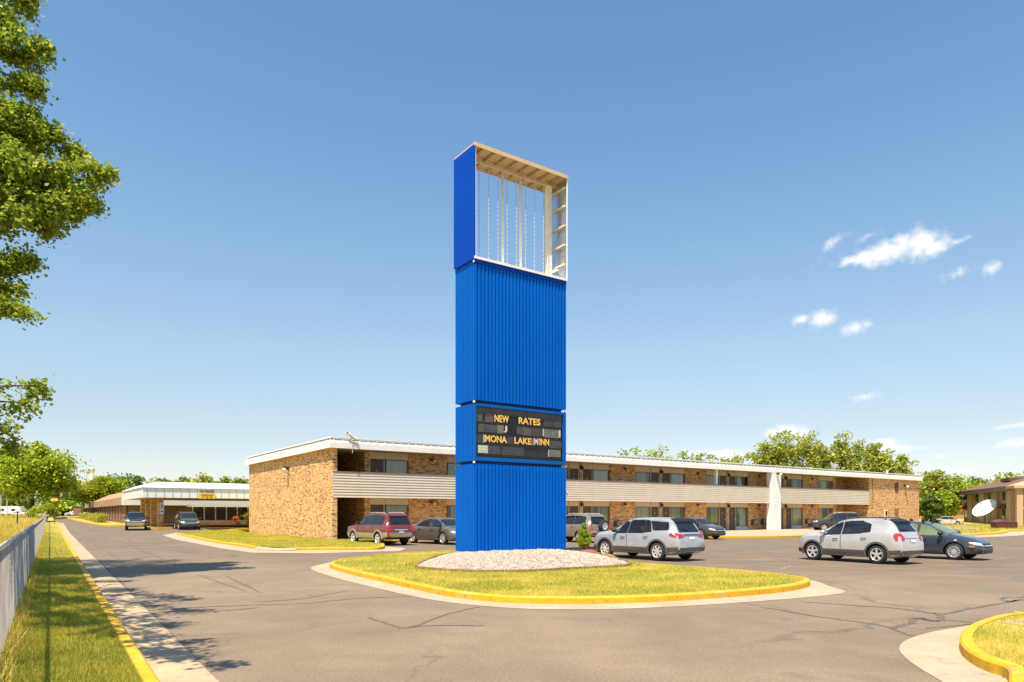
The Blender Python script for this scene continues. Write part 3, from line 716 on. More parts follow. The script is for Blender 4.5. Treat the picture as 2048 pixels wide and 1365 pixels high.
tg = [plain('tile_%s' % n, c, .4, var=.25, scale=5) for n, c in (('grey',(.085,.078,.072)),('smoke',(.05,.047,.048)),('black',(.006,.006,.006)),('slate',(.055,.058,.068)),('frost',(.45,.47,.40)),('ash',(.15,.135,.12)))]
def tile(x0, x1, y0, y1, k):
    a, b = xr(x0), xr(x1); m = (x0)
    MB().box(a, b, .078, .098, zr(y1, x0), zr(y0, x0)).build('letter_tile', tg[k], board)
for t_ in [(120,245,265,440,0),(305,475,275,455,0),(800,970,320,490,2),(1500,1690,390,545,1),(1705,1870,400,560,3),
           (150,290,485,655,0),(300,550,500,660,3),(555,680,515,685,5),(780,945,530,690,2),(950,1060,545,705,3),(1065,1250,560,725,0),(1255,1480,575,740,1),(1520,1800,600,770,5),
           (120,262,705,880,1),(750,890,755,900,1),(1620,1870,830,985,3),
           (155,365,920,1085,4),(380,620,930,1110,3),(640,1100,950,1130,1),(1610,1850,1015,1165,5)]: tile(*t_)
for t_ in [(1487,1510,590,745,4),(1810,1848,610,775,4),(268,294,712,875,4),(1600,1614,1005,1165,4)]: tile(*t_)
letter = plain('letter_gold', (.80,.50,.12), .45, var=.06); lpale = plain('letter_pale', (.62,.52,.44), .5, var=.1)
def word(txt, x0, x1, y0, y1, mat=letter, b=.03):
    fit_text(txt, xr(x0), xr(x1), zr(y1, x0), zr(y0, x0), .075, mat, board, 'lettering', b)
word('NEW', 490, 790, 300, 452); word('RATES', 985, 1430, 352, 494); word('J', 675, 752, 530, 668, lpale)
word('MONA', 300, 745, 718, 862); word('LAKE', 900, 1245, 765, 898); word('M', 1300, 1388, 790, 922, lpale); word('INN', 1412, 1610, 795, 928)
MB().box(xr(1258), xr(1300), .078, .098, zr(935,1258), zr(775,1258)).build('letter_tile', tg[5], board)
# open cabinet on top
E_ = .05; Z0, Z1 = 11.33, 15.62
MB().box(-E_,-E_+.04,-E_,SD+E_,Z0,Z1).build('side_panel', deepblue, sign)
MB().box(SW+E_-.04,SW+E_,-E_,SD+E_,Z0,Z1).build('side_panel', white, sign)
MB().box(SW+E_-.052,SW+E_-.0425,-E_+.03,SD+E_-.03,Z0+.08,Z1-.06).build('side_lining', plain('sheet_metal', (.50,.54,.58), .28, .85, var=.06), sign)
inn = MB(); inn.box(-E_+.043,-E_+.075,-E_+.01,SD+E_-.01,Z0+.08,Z1-.06); inn.build('side_lining', white, sign)
MB().box(-E_+.043,SW+E_-.0535,-E_+.01,SD+E_-.01,Z0+.01,Z0+.07).build('sill', white, sign)
MB().box(-E_-.01,SW+E_-.03,-E_-.03,-E_+.008,Z0-.02,Z0+.075).build('sill_trim', white, sign)
MB().box(-E_+.043,SW+E_-.043,-E_+.04,SD+E_-.04,Z0-.16,Z0-.01).build('base_shelf', deepblue, sign)
tan = plain('cap_tan', (.60,.43,.25), .7, var=.08); tand = plain('cap_rib', (.42,.30,.17), .6)
MB().box(-E_,SW+E_,-E_,SD+E_,Z1+.003,Z1+.05).build('cap', tan, sign)
MB().box(-E_-.012,SW+E_,-E_-.04,-E_-.003,Z1-.10,Z1+.05).build('cap_trim', tan, sign)
rb = MB()
for i in range(8): x = .32+i*.54; rb.box(x,x+.05,-E_+.05,SD+E_-.05,Z1-.11,Z1-.003)
rb.build('cap_rib', tand, sign)
cb_ = MB(); cb_.box(-.02,SW,SD*.5-.05,SD*.5+.05,Z1-.22,Z1-.115); cb_.box(-.02,SW,SD+E_-.1,SD+E_-.03,Z1-.12,Z1-.113+.05); cb_.build('cap_beam', tan, sign)
def twist(x, y):
    m = MB(); K = 96; zs = np.linspace(Z0+.06, Z1-.12, K)
    for i, zz_ in enumerate(zs):
        r = .009 if (i//2) % 2 else .021; 
        for k in range(5): t = 2*math.pi*k/5; m.v.append((x+r*math.cos(t), y+r*math.sin(t), zz_))
    m.f = [(i*5+k, i*5+(k+1)%5, (i+1)*5+(k+1)%5, (i+1)*5+k) for i in range(K-1) for k in range(5)]
    return m
for p in (958.5, 977, 996, 1014.5, 1033, 1051, 1069, 1087):
    u_ = sx_(p, .30); twist(u_, .30).build('lamp_rod', plain('rod_grey', (.42,.42,.42), .5), sign)
for p in (1005, 1041):
    u_ = sx_(p, .75); MB().tube([(u_,.75,Z0+.07),(u_,.75,Z1-.2)], .06, 10).build('inner_pole', white, sign, True)
u_ = sx_(1097, .72); MB().box(u_-.11,u_+.11,.62,.82,Z0+.07,Z1-.2).build('main_post', plain('post_cream', (.74,.70,.60), .5), sign)
for i, zc in enumerate((12.0, 12.8, 13.6, 14.4, 15.15)):
    MB().box(SW+E_-.13,SW+E_-.053,-E_+.06,SD+E_-.06,zc,zc+.06).build('side_stiffener', plain('stiffener_cream', (.66,.58,.42), .6), sign)
MB().tube([(SW-.3,.7,11.8),(SW+.02,.5,11.95)], .05, 8).build('stub_pipe', white, sign)
for zc in (11.25, 5.96, 3.68):
    for x in (-.03, SW-.02): MB().box(x,x+.05,.02,.10,zc-.035,zc+.035).build('joint_bracket', white, sign)
m = MB(); m.box(SW+.002,SW+.14,.05,.2,2.60,2.68); m.tube([(SW+.13,.12,2.62),(SW+.2,.12,2.5)],.04,8); m.build('flood_lamp', white, sign)
MB().tube([(SW-.02,.3,.35),(SW+.1,.25,.3),(SW+.55,.1,.17),(SW+.7,.05,.16)], .012, 5).build('cable', black, sign)

# ------------------------------------------------------------ the motel block
motel = thing('motel_block', 'long two storey tan brick motel block with cream siding balcony and flat white edged roof', 'building', (P0.x, P0.y, 0), MYAW)
LU, LV, RT = 75.3, 19.2, 5.80
wl = MB().box(0,.3,0,LV,-.2,RT); wl.build('end_wall', MATS['brick'], motel)
MB().box(63.45,LU,0,LV,-.2,RT-.003).build('stair_wing_wall', MATS['brick'], motel)
MB().box(.3,63.45,LV-.3,LV,-.2,RT).build('back_wall', MATS['brick'], motel)
RV = 1.5
PER, O0 = 9.35, 5.97
br = MB(); pr_ = MB(); tr_ = MB(); fm = MB()
levels = ((0.10, 2.33, 2.80), (2.92, 5.36, RT))
def bay(x0, x1, lv, k):
    z0, zt, z1 = lv; return x0, x1, z0, zt, z1
doors = []; wins = []
for k in range(6):
    s = O0 + k*PER
    br.box(s, s+2.98, RV, RV+.25, 0, RT)
    wins.append((s+3.06, s+4.82, k)); doors.append((s+4.96, s+5.92))
    if k < 5:
        br.box(s+6.0, s+6.32, RV, RV+.25, 0, RT)
        doors.append((s+6.40, s+7.36)); wins.append((s+7.50, s+9.27, k))
br.box(2.75, 3.12, RV, RV+.25, 0, RT); doors.insert(0, (3.18, 4.14)); wins.insert(0, (4.28, 5.92, -1))
br.box(O0+5*PER+6.0, O0+5*PER+6.4, RV, 2.98, 0, RT)
br.box(2.75, 3.0, RV+.26, 9, 0, RT); br.box(.3, 2.75, 9, 9.2, 0, RT); br.box(O0+5*PER+6.4, 63.45, 3.0, 3.2, 0, RT)
br.build('front_wall', MATS['brick'], motel)
rs = random.Random(3)
def make_door():
    d = MB().box(0,.96,RV+.08,RV+.13,0,1); return d
dmesh = {}
dpl = plain('number_white', (.7,.68,.62), .5)
first = None
for li, (z0, zt, z1) in enumerate(levels):
    for (a, b) in doors:
        if first is None or first[0] != li:
            dd = MB().box(0,.96,RV+.08,RV+.13,z0,zt).build('door', doorbrown, motel, loc=(a,0,0))
            MB().box(.43,.53,RV+.07,RV+.078,z0+1.62,z0+1.70).build('door_number', dpl, dd)
            MB().tube([(.86,RV+.03,z0+1.0),(.86,RV+.03,z0+1.16)], .03, 6).build('handle', chrome, dd)
            f2 = MB(); f2.box(-.055,-.003,RV+.05,RV+.14,z0,zt); f2.box(.963,1.02,RV+.05,RV+.14,z0,zt); f2.build('frame', cream, dd)
            first = (li, dd)
        else: c_ = copy_tree(first[1], motel); c_.location = (a,0,0)
        MB().box(a-.05, b+.06, RV+.03, RV+.13, zt+.003, z1).build('transom_panel', cream, motel)
    wf = None
    for i, (a, b, k) in enumerate(wins):
        kind = 0 if rs.random() < .72 else 1
        w = b-a; zb = z0 + (.40 if li == 0 else .35)
        W_ = MB(); W_.box(a,b,RV+.06,RV+.12,zb-.05,zb); W_.box(a,b,RV+.06,RV+.12,zt-.06,zt); W_.box(a,a+.05,RV+.06,RV+.12,zb,zt-.06); W_.box(b-.05,b,RV+.06,RV+.12,zb,zt-.06)
        dd = W_.build('window', trimbrown, motel)
        MB().add([(a+.05,RV+.09,zb),(b-.05,RV+.09,zb),(b-.05,RV+.09,zt-.06),(a+.05,RV+.09,zt-.06)],[(0,1,2,3)]).build('pane', MATS['pane'], dd)
        # pleated curtain, drawn to its own extent
        c0, c1 = (a+.02, b-.02)
        if rs.random() < .3: c1 = a + w*rs.uniform(.45,.8)
        elif rs.random() < .2: c0 = a + w*rs.uniform(.2,.45)
        m = MB(); n_ = 36
        for j in range(n_+1):
            x = c0+(c1-c0)*j/n_; y = RV+.17+.035*math.sin(j*1.9)+.012*math.sin(j*.7); m.v += [(x,y,zb),(x,y,zt)]
        m.f = [(2*j,2*j+2,2*j+3,2*j+1) for j in range(n_)]
        m.build('curtain', MATS['curtain'] if kind == 0 else MATS['palecurtain'], dd)
        MB().box(a,b,RV+.06,RV+.14,z0,zb-.053).build('kick_panel', plain('kick_pale', (.52,.55,.56), .6) if li == 0 else cream, motel)
        MB().box(a-.05+(.0 if i else .0), b+.03, RV+.032, RV+.128, zt+.003, z1-.002).build('transom_panel', cream, motel)
MB().box(3.01, 59.0, RV+.5, RV+.6, 0, RT-.01).build('inner_wall', plain('room_dark', (.03,.03,.028), .9), motel)
MB().box(.3, 63.45, .12, RV+2.2, 2.80, 2.92).build('balcony_slab', soffit, motel)
# lap siding parapet
def laps(x0, x1):
    m = MB(); n_ = 9; h = (4.30-2.74)/n_
    for i in range(n_):
        z = 2.74+i*h; m.add([(x0,-.035,z),(x1,-.035,z),(x1,-.004,z+h),(x0,-.004,z+h),(x0,.0,z),(x1,.0,z)],[(0,1,2,3),(4,5,1,0)])
    m.box(x0,x1,.003,.115,2.74,4.30); return m
laps(.02, 44.6).build('balcony_siding', siding, motel); laps(46.15, 63.42).build('balcony_siding', siding, motel)
MB().box(.02,44.6,-.05,.13,4.303,4.36).build('handrail', plain('rail_brown', (.22,.17,.12), .6), motel); MB().box(46.15,63.42,-.05,.13,4.303,4.36).build('handrail', plain('rail_brown', (0,0,0)), motel)
# white screen wall and slim post
m = MB(); m.box(44.65,46.1,-.30,.0,-.1,RT-.002); m.box(44.65,44.9,.0,.34,4.37,RT-.002); m.box(44.65,44.9,.0,.34,-.1,2.73); m.build('screen_wall', white, motel)
MB().box(36.95,37.2,.35,.6,2.93,RT).build('balcony_post', white, motel)
# roof: boarded edge, seamed metal strip, cap
RO = .30
x0, x1, y0, y1 = -RO, LU+RO, -RO, LV+RO
MB().box(x0+.05,x1-.05,y0+.05,y1-.05,RT+.002,RT+.12).build('soffit', soffit, motel)
m = MB()
m.box(x0,x1,y0,y0+.045,RT-.03,6.10); m.box(x0,x0+.045,y0+.048,y1,RT-.03,6.10); m.box(x1-.045,x1,y0+.048,y1,RT-.03,6.10); m.build('fascia', white, motel)
sl = MB(); a = .22
q0 = [(x0+.02,y0+.02),(x1-.02,y0+.02),(x1-.02,y1),(x0+.02,y1)]; q1 = [(x0+a,y0+a),(x1-a,y0+a),(x1-a,y1-a),(x0+a,y1-a)]
sl.v = [(*p,6.09) for p in q0]+[(*p,6.34) for p in q1]; sl.f = [(0,1,5,4),(1,2,6,5),(3,0,4,7),(4,5,6,7)]
se = sl; nsl = len(sl.f); nrib = 134
for i in range(nrib):
    x = x0+.3+i*(x1-x0-.6)/(nrib-1); se.add([(x-.02,y0-.01,6.095),(x+.02,y0-.01,6.095),(x+.02,y0+a+.03,6.36),(x-.02,y0+a+.03,6.36),(x-.02,y0-.0,6.15),(x+.02,y0-.0,6.15),(x-.02,y0+a,6.385),(x+.02,y0+a,6.385)],[(0,1,5,4),(4,5,7,6),(0,4,6,3),(1,2,7,5)])
nrb2 = 33
for i in range(nrb2):
    y = y0+.3+i*(y1-y0-.6)/(nrb2-1); se.add([(x0-.01,y+.03,6.095),(x0-.01,y-.03,6.095),(x0+a+.03,y-.03,6.36),(x0+a+.03,y+.03,6.36),(x0,y+.03,6.19),(x0,y-.03,6.19),(x0+a,y+.03,6.395),(x0+a,y-.03,6.395)],[(0,1,5,4),(4,5,7,6),(0,4,6,3),(1,2,7,5)])
rfo = se.build('roof', [plain('roof_grey', (.46,.455,.44), .5, var=.08), white], motel)
for pg in rfo.data.polygons: pg.material_index = 1 if pg.index >= nsl else 0
m = MB(); m.box(x0+.12,x1-.12,y0+.12,y0+.42,6.40,6.47); m.box(x0+.12,x0+.42,y0+.423,y1,6.40,6.47); m.build('roof_cap', white, motel)
# wall lamps, air conditioners, brackets
lampbr = plain('lamp_bronze', (.03,.025,.02), .5)
for k in range(6):
    s = O0+k*PER
    for z in (2.45, 5.42):
        L_ = MB(); L_.box(s+1.6,s+1.8,RV-.1,RV-.003,z,z+.18); b_ = L_.build('wall_lamp', lampbr, motel)
        MB().lathe([(.001,z-.12),(.09,z-.1),(.11,z),(.07,z+.05),(.001,z+.06)],10,'z',(s+1.95,RV-.12,0)).build('globe', white, b_, True)
        if k < 5: MB().lathe([(.001,z-.14),(.12,z-.1),(.14,z+.05),(.05,z+.18),(.001,z+.19)],10,'z',(s+6.16,RV-.12,0)).build('porch_light', lampbr, motel, True)
    for dx in (.42, 2.0):
        A_ = MB().box(s+dx,s+dx+.72,RV-.16,RV-.003,.62,1.12); ac = A_.build('air_conditioner', plain('ac_brown', (.06,.05,.042), .6), motel)
        g = MB()
        for i in range(4): g.box(s+dx+.30+i*.10,s+dx+.36+i*.10,RV-.175,RV-.163,.68,1.06)
        g.build('grille', plain('ac_grille', (.40,.37,.33), .5), ac)
def flood(u, v, z, d, parent=motel):
    m = MB(); m.box(u-.14,u+.14,v-.14,v+.14,z-.1,z+.12); f = m.build('floodlight', lampbr, parent)
    a = Vector((u,v,z)); MB().tube([a, a+Vector(d)*.28, a+Vector(d)*.36],[.08,.16,.17],10).build('lamp_head', plain('lamp_pale', (.66,.62,.52), .4), f)
flood(-.16, 8.6, 4.95, (-.8,-.3,-.5)); flood(45.4, -.50, 5.65, (.2,-.8,-.4)); flood(71.6, -.16, 5.05, (.2,-.8,-.45))
m = MB().box(66.9,67.5,-.06,-.003,.80,2.1).build('small_window', white, motel)
MB().box(66.98,67.42,-.075,-.063,1.45,2.02).build('pane', MATS['carglass'], m); MB().box(66.98,67.42,-.075,-.063,.88,1.35).build('pane', MATS['carglass'], m)
MB().box(69.3,70.1,-.05,-.003,1.45,2.3).build('vent', plain('vent_brown', (.25,.12,.06), .8), motel)
MB().box(69.3,70.1,-.05,-.003,4.3,5.4).build('vent', plain('vent_dark', (.09,.05,.03), .8), motel)
MB().tube([(64.2,-.05,5.7),(64.2,-.05,2.4)], .035, 6).build('conduit', trimbrown, motel)
MB().box(61.0,61.35,2.94,2.997,1.5,2.1).build('stair_window', white, motel)
m = MB(); m.tube([(-.02,.1,.15),(-.02,.1,1.6)], .05, 8); m.build('downpipe', galv, motel)
cam_ = thing('security_camera', 'white security camera on a bent bracket above the near roof corner', 'camera', (*uv(1.15,-.35), 6.42), MYAW)
MB().tube([(0,0,-1.3),(.0,-.06,-.9),(-.05,-.05,-.3),(-.1,0,0),(-.22,0,.16)], .035, 6).build('bracket', galv, cam_)
q = Vector((.25,.0,-.16)).normalized(); a = Vector((-.42,0,.42)); m = MB(); m.tube([a, a+q*.12, a+q*.95], [.12,.14,.14], 8); m.build('housing', plain('camera_white', (.72,.69,.6), .4), cam_)
MB().tube([a-q*.06, a+q*.0], [.08,.11], 8).build('lens', black, cam_); cam_.scale = (.72,.72,.72)
ds = thing('rooftop_dish', 'small grey dish antenna on the motel roof edge', 'antenna', (*uv(57.8, 1.2), 6.36), MYAW)
MB().lathe([(.001,0),(.22,.03),(.42,.12),(.5,.2),(.48,.22),(.40,.15),(.001,.04)],18).build('reflector', galv, ds, True).rotation_euler = (math.radians(60),0,.6)
ds.children[0].location = (0,0,.55); MB().tube([(0,0,-.1),(0,0,.55)], .04, 6).build('mast', galv, ds)
vp_ = thing('roof_vent', 'white vent pipe rising from the motel roof near its right end', 'vent', (*uv(69.5, 1.0), 6.34), MYAW)
MB().tube([(0,0,-.1),(0,0,.5),(0,0,.62)], [.12,.12,.19], 10).build('pipe', white, vp_)

# ------------------------------------------------------------ lobby wing and its drive-through canopy
def base_at(u, v): q = uv(u, v); return (q.x, q.y, gz(q.x, q.y))
LB = thing('lobby_building', 'low brown roofed brick lobby wing with white front fascia and glass front behind the canopy', 'building', (*uv(-5.2, 58.7), .36), MYAW)
# local: x along the front, y away
MB().box(.7,34,.5,12,-.4,2.9).build('wall', plain('lobby_wall', (.26,.17,.11), .8), LB)
MB().box(-.1,34,-.45,0,2.42,3.42).build('front_fascia', white, LB)
lw = MB()
for x in np.arange(8.2, 24, 1.42): lw.box(x,x+.14,.3,.45,0,2.42)
lw.box(7.5,25,.3,.46,2.25,2.42); lw.box(7.5,25,.28,.46,0,.45); lw.build('window_frame', white, LB)
for x in np.arange(8.34, 23.5, 1.42): MB().box(x+.003,x+1.277,.36,.40,.453,2.247).build('window', MATS['carglass'], LB)
vb_ = MB()
for i in range(26): x = 20+i*.42; vb_.box(x,x+.13,.17,.26,.1,2.4)
vb_.build('vertical_blind', white, LB)
for x in (2.0, 17.6): MB().box(x,x+1.5,.1,.5,-.3,2.42).build('brick_pier', MATS['brick'], LB)
MB().box(30.5,31.5,-.2,.4,-.3,2.42).build('brick_pier', MATS['redbrick'], LB)
mans = plain('mansard_brown', (.34,.215,.12), .85, var=.15, scale=2)
m = MB(); m.v = [(-.1,0,2.42),(-.1,62,2.42),(-.1,62,3.3),(-.1,0,3.42),(2.6,0.0,4.7),(2.6,62,4.7),(14,0,4.7),(14,62,4.7)]; m.f = [(0,3,2,1),(3,4,5,2),(4,6,7,5),(0,6,4,3)]
m.build('roof', mans, LB)
sd_ = MB(); 
for i in range(16): sd_.box(.2,.34,4.4+i*3.6,5.2+i*3.6,-.4,2.42)
sd_.box(.35,.6,.5,62,-.4,2.42); sd_.build('side_wall', MATS['redbrick'], LB)

cq = uv(-5.5, 38.6)
CP = thing('entrance_canopy', 'white fascia drive-through canopy on brick pillars beside the motel end wall', 'canopy', (cq.x, cq.y, gz(*cq)), MYAW)
CW, CD, CB, CT = 21.0, 17.5, 3.26, 4.32
cf_ = MB(); cf_.box(0,CW,0,.06,CB,CT); cf_.box(0,.06,.063,CD,CB,CT)
MB().box(.06,CW,.065,CD,CB+.03,CB+.12).build('ceiling', soffit, CP)
m = MB(); m.v = [(-.12,-.12,CT),(CW,-.12,CT),(CW,CD,CT),(-.12,CD,CT),(1.4,1.4,CT+.62),(CW,1.4,CT+.62),(CW,CD,CT+.62),(1.4,CD,CT+.62)]; m.f = [(0,1,5,4),(1,2,6,5),(3,0,4,7),(4,5,6,7),(0,3,2,1)]
m.build('roof', white, CP)
m = cf_; nf_ = len(m.f)
for i in range(26): m.box(.35+i*.8,.40+i*.8,-.04,-.003,CB+.03,CT-.08)
for i in range(20): m.box(-.04,-.003,.5+i*.85,.55+i*.85,CB+.03,CT-.08)
co_ = m.build('fascia', [white, plain('batten_grey', (.50,.50,.48), .6)], CP)
for pg in co_.data.polygons: pg.material_index = 1 if pg.index >= nf_ else 0
def cpx(px, v): 
    t = (px-1024)/F; Q = cq + V*v; return (t*Q.y-Q.x)/(U.x-t*U.y)
xp = cpx(316, 1.6); w_ = cpx(327, 1.6)-xp
MB().box(xp,xp+w_,1.6,2.3,-.2,CB).build('pillar', MATS['brick'], CP)
for i, yv in enumerate((5.6, 9.6, 13.4)): MB().box(xp-.1,xp+.6,yv,yv+.6,-.2,CB).build('pillar', MATS['brick'], CP)
MB().box(xp+.1,xp+.5,2.3,13.4,-.2,.35).build('low_wall', MATS['redbrick'], CP)
sg = MB().box(xp+.15,xp+w_+.02,1.5,1.597,1.55,2.75).build('notice_board', white, CP)
MB().box(xp+.25,xp+w_-.08,1.485,1.497,2.15,2.6).build('notice_print', plain('print_grey', (.30,.33,.36), .6, var=.4, scale=8), sg)
MB().box(xp+.25,xp+w_-.08,1.485,1.497,1.75,1.9).build('notice_print', plain('print_dark', (.05,.06,.08), .6), sg)
xa, xb = cpx(400.5,-.05), cpx(428,-.05)
fit_text('NO TRUCKS', xa, xb, 3.84, 4.10, -.045, black, CP, 'lettering', .03)
yb = MB().box(xa-.15,xb+.1,-.10,-.045,CB-.06,CB+.50).build('clearance_board', plain('board_yellow', (.85,.52,.03), .5, var=.06), CP)
fit_text('CLEARANCE', xa+.05, xb-.1, CB+.26, CB+.42, -.102, plain('ink_brown', (.10,.06,.01), .6), yb, 'lettering', .02)
fit_text("11' 8-10", xa+.15, xb-.2, CB, CB+.20, -.102, plain('ink_brown', (0,0,0)), yb, 'lettering', .02)
ev = MB().box(CW-3.2,CW-2.4,9,9.6,-.2,CB).build('pillar', MATS['brick'], CP)
kq = [Vector((*uv(-8.3+.2, 38.3),0)), Vector((*uv(-4.9, 37.4),0)), Vector((*uv(-1.4, 37.6),0)), Vector((*uv(-.7, 38.8),0)), Vector((*uv(-1.2,50),0))]
isl2 = [uv(-5.6+xp-1.0+.0, 39.2), uv(-5.5+xp-.2, 38.7), uv(-5.5+xp+w_+.6, 38.7), uv(-5.5+xp+w_+.9, 39.4), uv(-5.5+xp+w_+.9, 53), uv(-5.5+xp-1.2, 53)]
m = MB(); m.prism([(p.x,p.y) for p in isl2], .0, .30); struct(m.build('yellow_kerb', MATS['yellow']))
# planter bed under the lobby windows
pq = [uv(3.5,57.6), uv(22,57.6), uv(22,58.6), uv(3.5,58.6)]; m = MB(); m.prism([(p.x,p.y) for p in pq], .2, .62); tag(m.build('planter', MATS['redbrick']), 'low brick planter in front of the lobby windows', 'planter')
